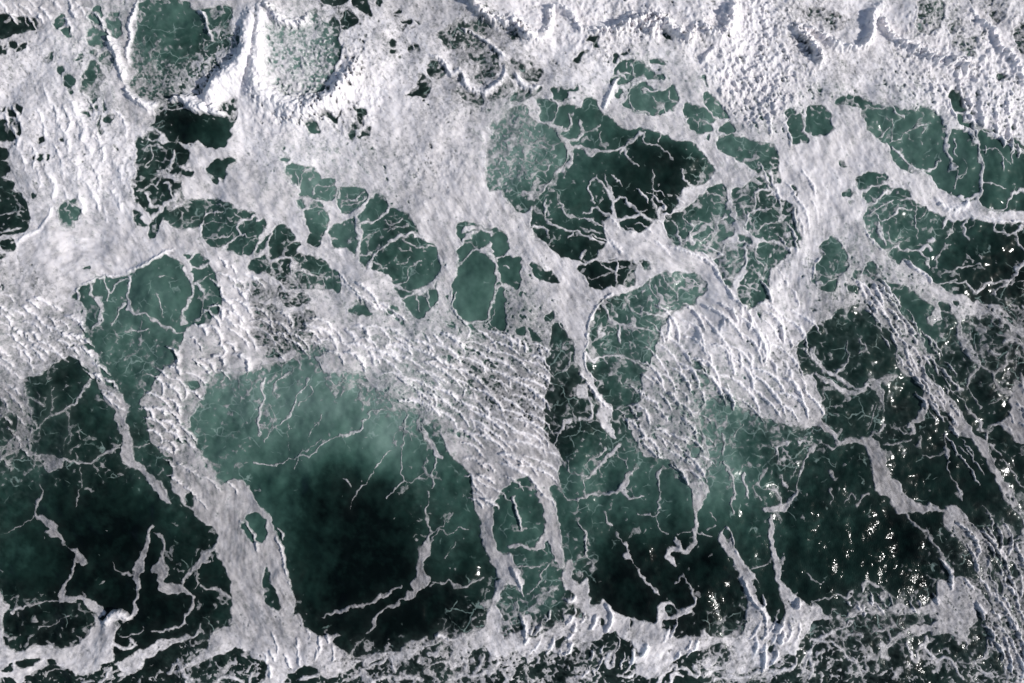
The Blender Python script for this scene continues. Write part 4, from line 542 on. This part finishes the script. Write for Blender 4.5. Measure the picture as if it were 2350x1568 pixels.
CHOP = field("2000,1300,1 2100,1250,1 1900,1350,1 2200,1300,1 2300,1450,.9 2100,1500,.8 1900,1500,.6 1500,1380,.95 1430,1330,.8 1600,1330,.8 1650,1400,.9 1850,1180,.9 1950,1150,.8 2100,1080,.6 2250,1050,.6 2250,850,.5 2150,1150,.8 1500,1250,.4 1750,1100,.5 1900,950,.4 2000,850,.35 1700,1000,.25 1400,1200,.2 1200,1250,.1 1600,1540,.5 1300,1540,.5 1000,1540,.3 850,1250,.02 700,1000,.04 200,1200,.05 300,1450,.08 150,950,.05 400,300,.05 1400,450,.08 2200,600,.12 700,1300,.03", 26, .08)
ANG = field("100,400,75 200,200,75 100,600,-60 300,600,60 700,550,45 900,400,50 1100,550,55 1300,700,58 1600,620,35 1850,450,82 1900,300,60 2000,350,70 1850,650,100 2100,650,38 2250,750,40 1100,900,30 1750,820,42 530,1250,85 640,1300,75 650,1480,40 250,1480,-55 1150,1200,75 1300,1200,75 1500,1470,-60 1700,1270,70 1800,1450,-60 2000,1050,60 2230,1000,60 2250,1350,65 1500,200,45 1200,250,40 1700,200,60 2100,150,50 2250,300,85 400,900,40 960,1300,90 100,1230,45", 34, 45)

# ------------------------------------------------------------------ noise fields and the final foam field
n12 = fftnoise(21, 15, 5.0, 3.0); n12b = fftnoise(22, 15, 5.0, 3.0); n4 = fftnoise(23, 5, 4.6, 1.6); n4b = fftnoise(24, 5, 4.6, 1.6)
n40 = fftnoise(25, 60, 5, 2); n8 = fftnoise(26, 10, 4.8, 2.0); n2 = fftnoise(27, 3, 3.4, .8)
WX = X + .75 * n12 + .15 * n4; WY = Y + .75 * n12b + .15 * n4b
Mw = sample(M, WX, WY)
IDw = near(ID, WX, WY)
HRw = sample(HR, X + .35 * n4, Y + .35 * n4b)
WHw = sample(WH, X + .35 * n4, Y + .35 * n4b)
# directional flow texture: three oriented noises blended by the local flow angle (degrees below the horizontal)
dirs = [0, 30, 60, 90, 120, 150]
flow = np.zeros_like(X); fsum = np.zeros_like(X)
for k, a in enumerate(dirs):
    na = fftnoise(40 + k, 10, 4.2, .8, ang=a, asp=3.6)
    dd = np.abs(((ANG - a + 90) % 180) - 90); w = np.clip(1 - dd / 30, 0, 1)
    flow += na * w; fsum += w
flow = flow / np.maximum(fsum, .3)
# stringy wisps for the bottom strip
wisp = fftnoise(60, 20, 4.6, 1.5, ang=-38, asp=3.0); wisp2 = fftnoise(61, 12, 4.4, 1.5, ang=-62, asp=2.4)

# lace of thin veins: cell borders with warped, broken lines
lx = X + 1.5 * n12 + .22 * n4 + 3.5 * n40; ly = Y + 1.5 * n12b + .22 * n4b - 3.5 * n40
brk = fftnoise(70, 40, 5, 2); brk2 = fftnoise(71, 20, 5, 2)
def soft(a, n):
    for _ in range(n):
        p = np.pad(a, 1, mode='edge'); a = (p[:-2, 1:-1] + p[2:, 1:-1] + p[1:-1, :-2] + p[1:-1, 2:] + 2 * a) / 6
    return a
f1, f2 = worley(3, 19, lx, ly); e_big = soft((f2 - f1) * 0.5, 3) - .12
f1, f2 = worley(4, 8.6, lx + n4 * .3, ly + n4b * .3); e_sm = soft((f2 - f1) * 0.5, 3) - .12
veins = 2.4 * LACE - .55 + 0.30 * brk - e_big * 1.35
veins2 = 2.9 * LACE - 1.25 + 0.34 * brk2 - e_sm * 1.5
lace = np.maximum(veins, veins2)
# beside the edge of a foam sheet the lace is denser
lace = lace + 0.35 * np.exp(-np.maximum(-Mw, 0) / 5.0) - 0.1
# coarse flecked foam in the most broken patches
fleck = (LACE - .78) * 7 + 1.1 * n4 + .5 * n8
fleck = np.where(LACE > .72, fleck * .6 - .35, -5)
# wisps along the bottom
strip = smooth(574, 604, Y + .06 * np.abs(X - 500) * 0) * (1 - smooth(560, 620, X) * smooth(630, 560, X) * .0)
ws = (np.abs(wisp + .25 * n4) * -3.0 + .30 + .45 * brk) ; ws2 = (np.abs(wisp2 + .3 * n4) * -3.0 + .15 + .45 * brk2)
wsp = (np.maximum(ws, ws2) + .12 - .22 * smooth(600, 760, X)) * 1.9 + (strip - 1) * 4 + (LACE - .62) * 3.0
t_l = np.maximum(np.maximum(lace, fleck), wsp)
# pores and holes in the sheets
hole = fftnoise(80, 8, 4.2, 1) * .6 + flow * .65 + n4 * .15
t_m = Mw + .08 * n2
thr = 2.9 - PORE * 2.7 - np.clip(WHw, 0, 1) * -2.2 - np.clip(HRw * 6, 0, 2)
pore = (thr - hole) * .9
micro = 2.8 - PORE * 1.4 - (0.55 * n4 + .5 * flow) + np.clip(HRw * 8, 0, 2)
deep = np.clip((Mw - 1.0) * 2, -.3, 1)
t_m = np.where(Mw > 0.2, np.minimum(t_m, np.maximum(np.minimum(pore, micro), -1.5) + (1 - deep) * 1.5), t_m)
T = np.maximum(t_m, t_l)
lace_own = (t_l > t_m) & (Mw < 1.5)
IDf = np.where(lace_own & (Mw < 0.3), -1, IDw).astype(np.int16)

SKIRT = (np.exp(-np.maximum(-T, 0) / .8) * .30 * np.clip(LACE * 1.6 - .15, 0, 1) + np.exp(-np.maximum(-Mw, 0) / 6.0) * .09) * np.clip(.12 + MILK * 1.1 + PORE * .5, 0, 1.1)
# heights (metres)
swell = 0.16 * fftnoise(90, 130, 5.5) + .05 * n40
HBs = sample(HB, X, Y)
base = swell * .7 + HBs + .012 * fftnoise(91, 26, 5, 3)
# large blobs of boiling foam
q1, q2 = worley(9, 7.5, X + 1.2 * n8, Y + 1.2 * n12b); q3, _ = worley(10, 3.6, X + .5 * n4, Y + .5 * n4b)
lump = np.sqrt(np.maximum(0, 1 - (q1 / 5.5) ** 2)) * .26 * np.clip(.6 + .5 * n8, .1, 1.5) + np.sqrt(np.maximum(0, 1 - (q3 / 2.6) ** 2)) * .10
tt = np.maximum(T, 0)
big_m = np.clip(Mw, 0, 6)
thick = np.where(lace_own, .020, .036) * (1 - np.exp(-tt / .45)) + 0.022 * np.exp(-((Mw - 1.1) / .9) ** 2) * np.clip(T, 0, 1) + 0.02 * np.clip(big_m, 0, 6) / 6
relief = (.012 * flow + .004 * n8 + .0008 * n4) * np.clip(tt / .6, 0, 1)
chopn = fftnoise(92, 7, 4.2, 1)
waterz = base + .0035 * n8 * (.2 + CHOP) + .0015 * chopn * (.1 + 1.2 * CHOP) + HRw * .2
foamz = waterz + np.where(T < 0, .12 * T, thick + relief) + HRw * .8 * np.clip(T * .8 + .3, 0, 1) + lump * (LUMP + .22 * WHw) * np.clip(tt / 2, 0, 1) * .7
ALB = np.clip(1.17 * BRI_SHADE ** 1.5 * (1 - .15 * np.clip(PORE, 0, 1)) * (.85 + .08 * np.clip(Mw / 3, 0, 1)) + .36 * WHw + .10 * np.exp(-((Mw - 1.0) / .8) ** 2) + LUMP * .08 + .065 * flow - .02 * np.clip(n8, -2, 2), .12, .93)
ALB = np.where(lace_own, np.maximum(ALB * .9, .42), ALB) * (1 + .28 * strip)
COV = np.where(lace_own, np.clip(.36 + .15 * strip + T * .6, .3, .95), np.clip(.45 + T * .42, .38, 1.0))
marb = fftnoise(130, 34, 4.4, 2, ang=50, asp=1.8) * .6 + fftnoise(131, 16, 4.2, 2, ang=70, asp=2.4) * .5
marb = np.clip(marb * .55 + .35, 0, 1) * (1 - np.clip(WHw, 0, 1)) * (1 - .7 * LUMP)
ALB = ALB * (1 - .17 * marb * np.clip(Mw / 2, 0, 1))
POROS = np.clip(.18 + .30 * marb + PORE * .9 + .35 * (1 - np.clip(Mw / 3, 0, 1)) - WHw * .6 - LUMP * .3 + .12 * n8, 0, 1)
milk_n = fftnoise(95, 45, 3.6)
MILKn = np.clip(MILK + .035 * milk_n , 0, 1)

# ------------------------------------------------------------------ meshes
def axis(lo, hi, step, edge, grow, far):
    core = np.arange(lo, hi + step * .5, step); out = [core]
    def tail():
        s = step; v = 0.0; r = []
        while v < edge: s *= 1.12; s = min(s, step * 5); v += s; r.append(v)
        while v < far: s *= grow; v += s; r.append(v)
        return np.array(r)
    t = tail(); return np.concatenate([(core[0] - t)[::-1], core, core[-1] + t])
def fold(v, lo, hi):
    L = hi - lo; u = np.mod(v - lo, 2 * L); return lo + np.where(u > L, 2 * L - u, u)
def world(x, y, z):
    return np.stack([(x - FW / 2) * UN, (FH / 2 - y) * UN, z], -1).astype(f32)
def grid_faces(ny, nx):
    i = np.arange(ny * nx, dtype=np.int32).reshape(ny, nx)
    return np.stack([i[:-1, :-1], i[1:, :-1], i[1:, 1:], i[:-1, 1:]], -1)
def build(name, co, faces, attrs, mat):
    used = np.zeros(len(co), bool); used[faces.ravel()] = True
    remap = np.cumsum(used, dtype=np.int32) - 1; co = co[used]; fa = remap[faces]
    me = bpy.data.meshes.new(name)
    me.vertices.add(len(co)); me.vertices.foreach_set('co', co.ravel())
    me.loops.add(fa.size); me.loops.foreach_set('vertex_index', fa.ravel())
    me.polygons.add(len(fa)); me.polygons.foreach_set('loop_start', np.arange(0, fa.size, 4, dtype=np.int32))
    me.polygons.foreach_set('use_smooth', np.ones(len(fa), bool))
    me.update(calc_edges=True)
    for k, v in attrs.items():
        a = me.attributes.new(k, 'FLOAT', 'POINT'); a.data.foreach_set('value', v[used].astype(f32))
    me.materials.append(mat); me.validate()
    ob = bpy.data.objects.new(name, me); scn.collection.objects.link(ob); return ob

# ------------------------------------------------------------------ materials
def nodes(name):
    m = bpy.data.materials.new(name); m.use_nodes = True; t = m.node_tree; t.nodes.clear(); return m, t
def N(t, kind, **kw):
    n = t.nodes.new(kind)
    for k, v in kw.items():
        if k in n.inputs.keys(): n.inputs[k].default_value = v
        else: setattr(n, k, v)
    return n
def math_(t, op, a, b=None, c=None):
    n = t.nodes.new('ShaderNodeMath'); n.operation = op
    for i, v in enumerate((a, b, c)):
        if v is None: continue
        if isinstance(v, (int, float)): n.inputs[i].default_value = v
        else: t.links.new(v, n.inputs[i])
    return n.outputs[0]
def ramp(t, fac, stops):
    n = t.nodes.new('ShaderNodeValToRGB'); e = n.color_ramp.elements
    while len(e) < len(stops): e.new(.5)
    for i, (p, c) in enumerate(stops): e[i].position = p; e[i].color = (*c, 1)
    t.links.new(fac, n.inputs[0]); return n.outputs[0]

# water
mw, t = nodes('sea_water')
geo = N(t, 'ShaderNodeNewGeometry'); pos = geo.outputs['Position']
am = N(t, 'ShaderNodeAttribute', attribute_name='milk'); ac = N(t, 'ShaderNodeAttribute', attribute_name='chop'); al = N(t, 'ShaderNodeAttribute', attribute_name='film')
cl = N(t, 'ShaderNodeTexNoise', Scale=.3, Detail=2.0); t.links.new(pos, cl.inputs['Vector'])
milk = math_(t, 'ADD', am.outputs['Fac'], math_(t, 'MULTIPLY', math_(t, 'SUBTRACT', cl.outputs['Fac'], .5), .05))
col = ramp(t, milk, [(0.0, (.0012, .0034, .0030)), (.2, (.0075, .022, .0175)), (.4, (.030, .074, .059)), (.62, (.076, .148, .121)), (.85, (.145, .232, .20)), (1.0, (.20, .30, .265))])
# thin surface film of small bubbles: broken fine veins
wn = N(t, 'ShaderNodeTexNoise', Scale=1.3, Detail=3.0); t.links.new(pos, wn.inputs['Vector'])
mx = N(t, 'ShaderNodeMix', data_type='VECTOR'); mx.inputs[0].default_value = .45
t.links.new(pos, mx.inputs[4]); t.links.new(wn.outputs['Color'], mx.inputs[5])
vo = N(t, 'ShaderNodeTexVoronoi', feature='DISTANCE_TO_EDGE', Scale=1.5); t.links.new(mx.outputs[1], vo.inputs['Vector'])
fine = math_(t, 'SUBTRACT', .042, vo.outputs['Distance'])
bn = N(t, 'ShaderNodeTexNoise', Scale=.9, Detail=3.0); t.links.new(pos, bn.inputs['Vector'])
gate = math_(t, 'SUBTRACT', math_(t, 'ADD', bn.outputs['Fac'], math_(t, 'MULTIPLY', al.outputs['Fac'], .48)), .74)
ff = math_(t, 'MULTIPLY', math_(t, 'MULTIPLY', math_(t, 'MAXIMUM', fine, 0.0), 17.0), math_(t, 'MINIMUM', math_(t, 'MAXIMUM', math_(t, 'MULTIPLY', gate, 9.0), 0.0), 1.0))
sp = N(t, 'ShaderNodeTexNoise', Scale=13.0, Detail=2.0); t.links.new(pos, sp.inputs['Vector'])
spk = math_(t, 'MULTIPLY', math_(t, 'MAXIMUM', math_(t, 'SUBTRACT', sp.outputs['Fac'], math_(t, 'SUBTRACT', .80, math_(t, 'MULTIPLY', al.outputs['Fac'], .06))), 0.0), .6)
vn = N(t, 'ShaderNodeTexNoise', Scale=1.6, Detail=5.0, Roughness=.62, Distortion=1.2); t.links.new(pos, vn.inputs['Vector'])
veil = math_(t, 'MULTIPLY', math_(t, 'MAXIMUM', math_(t, 'SUBTRACT', math_(t, 'ADD', vn.outputs['Fac'], math_(t, 'MULTIPLY', al.outputs['Fac'], .22)), .70), 0.0), math_(t, 'MULTIPLY', al.outputs['Fac'], math_(t, 'ADD', math_(t, 'MULTIPLY', am.outputs['Fac'], 3.5), .3)))
ask = N(t, 'ShaderNodeAttribute', attribute_name='skirt')
fm = math_(t, 'MINIMUM', math_(t, 'ADD', math_(t, 'ADD', ff, veil), math_(t, 'ADD', spk, ask.outputs['Fac'])), .7)
mc = N(t, 'ShaderNodeMix', data_type='RGBA'); t.links.new(fm, mc.inputs[0]); t.links.new(col, mc.inputs[6]); mc.inputs[7].default_value = (.25, .34, .31, 1)
pb = N(t, 'ShaderNodeBsdfPrincipled', IOR=1.333, Roughness=.12); pb.inputs['Specular IOR Level'].default_value = .25; t.links.new(mc.outputs[2], pb.inputs['Base Color'])
t.links.new(math_(t, 'ADD', math_(t, 'MULTIPLY', fm, .6), .12), pb.inputs['Roughness'])
r1 = N(t, 'ShaderNodeTexNoise', Scale=13.0, Detail=0.0); mp = N(t, 'ShaderNodeMapping'); mp.inputs['Rotation'].default_value = (0, 0, .5); mp.inputs['Scale'].default_value = (1.0, .62, 1)
t.links.new(pos, mp.inputs[0]); t.links.new(mp.outputs[0], r1.inputs['Vector'])
r0 = N(t, 'ShaderNodeTexNoise', Scale=.7, Detail=2.0); t.links.new(pos, r0.inputs['Vector'])
h = math_(t, 'MULTIPLY', math_(t, 'ADD', math_(t, 'MULTIPLY', r1.outputs['Fac'], .0155), math_(t, 'MULTIPLY', r0.outputs['Fac'], .004)), math_(t, 'ADD', math_(t, 'POWER', ac.outputs['Fac'], 2.2), .012))
bp = N(t, 'ShaderNodeBump', Strength=1.0, Distance=1.0); t.links.new(h, bp.inputs['Height']); t.links.new(bp.outputs[0], pb.inputs['Normal'])
ou = N(t, 'ShaderNodeOutputMaterial'); t.links.new(pb.outputs[0], ou.inputs[0])

# foam
mf, t = nodes('sea_foam')
geo = N(t, 'ShaderNodeNewGeometry'); pos = geo.outputs['Position']
aa = N(t, 'ShaderNodeAttribute', attribute_name='alb'); ap = N(t, 'ShaderNodeAttribute', attribute_name='poros'); am = N(t, 'ShaderNodeAttribute', attribute_name='milk')
g1 = N(t, 'ShaderNodeTexNoise', Scale=4.5, Detail=5.0, Roughness=.68, Distortion=.8); t.links.new(pos, g1.inputs['Vector'])
g2 = N(t, 'ShaderNodeTexNoise', Scale=15.0, Detail=2.0); t.links.new(pos, g2.inputs['Vector'])
vv = N(t, 'ShaderNodeTexVoronoi', Scale=8.0, feature='F1'); t.links.new(pos, vv.inputs['Vector'])
sem = math_(t, 'ADD', math_(t, 'MULTIPLY', g1.outputs['Fac'], .78), math_(t, 'MULTIPLY', g2.outputs['Fac'], .22))
see = math_(t, 'MULTIPLY', math_(t, 'MAXIMUM', math_(t, 'SUBTRACT', math_(t, 'ADD', sem, math_(t, 'MULTIPLY', ap.outputs['Fac'], .20)), .60), 0.0), 2.6)
acv = N(t, 'ShaderNodeAttribute', attribute_name='cover')
see = math_(t, 'MINIMUM', math_(t, 'ADD', see, math_(t, 'SUBTRACT', 1.0, acv.outputs['Fac'])), .85)
tint = N(t, 'ShaderNodeMix', data_type='RGBA'); tint.blend_type = 'MULTIPLY'; tint.inputs[0].default_value = 1.0
cr = N(t, 'ShaderNodeCombineColor'); t.links.new(aa.outputs['Fac'], cr.inputs[0]); t.links.new(aa.outputs['Fac'], cr.inputs[1]); t.links.new(aa.outputs['Fac'], cr.inputs[2])
t.links.new(cr.outputs[0], tint.inputs[6]); tint.inputs[7].default_value = (1.0, .955, .958, 1)
under = ramp(t, am.outputs['Fac'], [(0.0, (.022, .035, .033)), (.5, (.075, .14, .118)), (1.0, (.19, .28, .25))])
mc = N(t, 'ShaderNodeMix', data_type='RGBA'); t.links.new(see, mc.inputs[0]); t.links.new(tint.outputs[2], mc.inputs[6]); t.links.new(under, mc.inputs[7])
pb = N(t, 'ShaderNodeBsdfPrincipled', Roughness=.7, IOR=1.33); pb.inputs['Specular IOR Level'].default_value = .25
pb.inputs['Subsurface Weight'].default_value = .55; pb.inputs['Subsurface Radius'].default_value = (.16, .16, .17); pb.inputs['Subsurface Scale'].default_value = 1.0
t.links.new(mc.outputs[2], pb.inputs['Base Color'])
hh = math_(t, 'ADD', math_(t, 'MULTIPLY', g1.outputs['Fac'], .6), math_(t, 'ADD', math_(t, 'MULTIPLY', g2.outputs['Fac'], .12), math_(t, 'MULTIPLY', vv.outputs['Distance'], -.08)))
bp = N(t, 'ShaderNodeBump', Strength=1.0, Distance=.006); t.links.new(hh, bp.inputs['Height']); t.links.new(bp.outputs[0], pb.inputs['Normal'])
ou = N(t, 'ShaderNodeOutputMaterial'); t.links.new(pb.outputs[0], ou.inputs[0])

# ------------------------------------------------------------------ water sheet out to the horizon
LO, HX, HY = -PAD + 1, FW + PAD - 1, FH + PAD - 1
ax = axis(-3, FW + 3, 1.2, 480, 1.35, 40000); ay = axis(-3, FH + 3, 1.2, 480, 1.35, 40000)
AX, AY = np.meshgrid(ax, ay); FX = fold(AX, LO, HX); FY = fold(AY, LO, HY)
out = np.maximum(np.maximum(-AX, AX - FW), np.maximum(-AY, AY - FH)); fade = 1 - smooth(330, 470, out)
zw = sample(waterz, FX, FY) * fade
co = world(AX.ravel(), AY.ravel(), zw.ravel())
at = {'milk': (sample(MILKn, FX, FY) * fade + .12 * (1 - fade)).ravel(), 'chop': (sample(CHOP, FX, FY) * fade + .3 * (1 - fade)).ravel(), 'film': (sample(np.clip((LACE + .2 * MILK) * (1 - .75 * strip), 0, 1), FX, FY) * fade).ravel(), 'skirt': (sample(SKIRT, FX, FY) * fade).ravel()}
water = build('water', co, grid_faces(len(ay), len(ax)).reshape(-1, 4), at, mw); water['kind'] = 'structure'

# ------------------------------------------------------------------ foam sheets, cut into things
ax = axis(-2.4, FW + 2.4, .62, 430, 1.2, 431); ay = axis(-2.4, FH + 2.4, .62, 430, 1.2, 431)
AX, AY = np.meshgrid(ax, ay); FX = fold(AX, LO, HX); FY = fold(AY, LO, HY)
out = np.maximum(np.maximum(-AX, AX - FW), np.maximum(-AY, AY - FH)); fade = 1 - smooth(120, 400, np.maximum(out + 70 * sample(n40, FX, FY) * smooth(20, 140, out), 0)); fade = np.minimum(fade, 1 - smooth(380, 425, out))
zf = sample(foamz, FX, FY); tf = sample(T, FX, FY) - (1 - fade) * 16
zf = zf - (1 - fade) * .5 + .004
co = world(AX.ravel(), AY.ravel(), zf.ravel())
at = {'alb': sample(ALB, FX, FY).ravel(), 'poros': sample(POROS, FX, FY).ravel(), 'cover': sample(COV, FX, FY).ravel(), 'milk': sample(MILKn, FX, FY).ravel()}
fc = grid_faces(len(ay), len(ax))
tmax = np.maximum(np.maximum(tf[:-1, :-1], tf[1:, :-1]), np.maximum(tf[1:, 1:], tf[:-1, 1:]))
keep = tmax > -.12
idc = near(IDf, FX[:-1, :-1] + .3, FY[:-1, :-1] + .3)
# islands of another id smaller than a few cells go back to the common cover
fcs = fc[keep]; ids = idc[keep]; outk = (out[:-1, :-1][keep] > 12); ids = np.where(outk & (ids > 0), 0, ids)
def largest_only(msk):
    ys, xs = np.nonzero(msk); y0, x0 = ys.min(), xs.min(); sub = msk[y0:ys.max() + 1, x0:xs.max() + 1]
    todo = set(map(int, np.flatnonzero(sub.ravel()))); w = sub.shape[1]; best = []
    while todo:
        st = [todo.pop()]; comp = []
        while st:
            v = st.pop(); comp.append(v); cx_ = v % w
            for d in (-w - 1, -w, -w + 1, -1, 1, w - 1, w, w + 1):
                q = v + d
                if q in todo and abs(q % w - cx_) <= 1: todo.discard(q); st.append(q)
        if len(comp) > len(best): best = comp
    outm = np.zeros(sub.size, bool); outm[best] = True; full = np.zeros_like(msk); full[y0:ys.max() + 1, x0:xs.max() + 1] = outm.reshape(sub.shape); return full
gidx = np.where(keep, np.where((out[:-1, :-1] > 12) & (idc > 0), 0, idc), -9)
for k in np.unique(gidx):
    if k <= 0: continue
    mk = gidx == k; good = largest_only(mk); gidx[mk & ~good] = 0
ids = gidx[keep]
for k in np.unique(ids):
    sel = fcs[ids == k]
    if k > 0 and len(sel) < 60: sel0 = sel; continue
    name = 'sea_foam' if k == 0 else 'foam_lace' if k == -1 else THINGS[int(k)][0]
    o = build(name, co, sel, at, mf)
    if k == 0: o['kind'] = 'stuff'; o['label'] = 'white and grey foam cover spread over the upper sea'; o['category'] = 'sea foam'
    elif k == -1: o['kind'] = 'stuff'; o['label'] = 'web of thin foam veins and flecks lying on the green pools'; o['category'] = 'sea foam'
    else:
        _, l, c_, g = THINGS[int(k)]; o['label'] = l; o['category'] = c_
        if g: o['group'] = g
print('foam faces', len(fcs), 'water faces', (len(ay)))
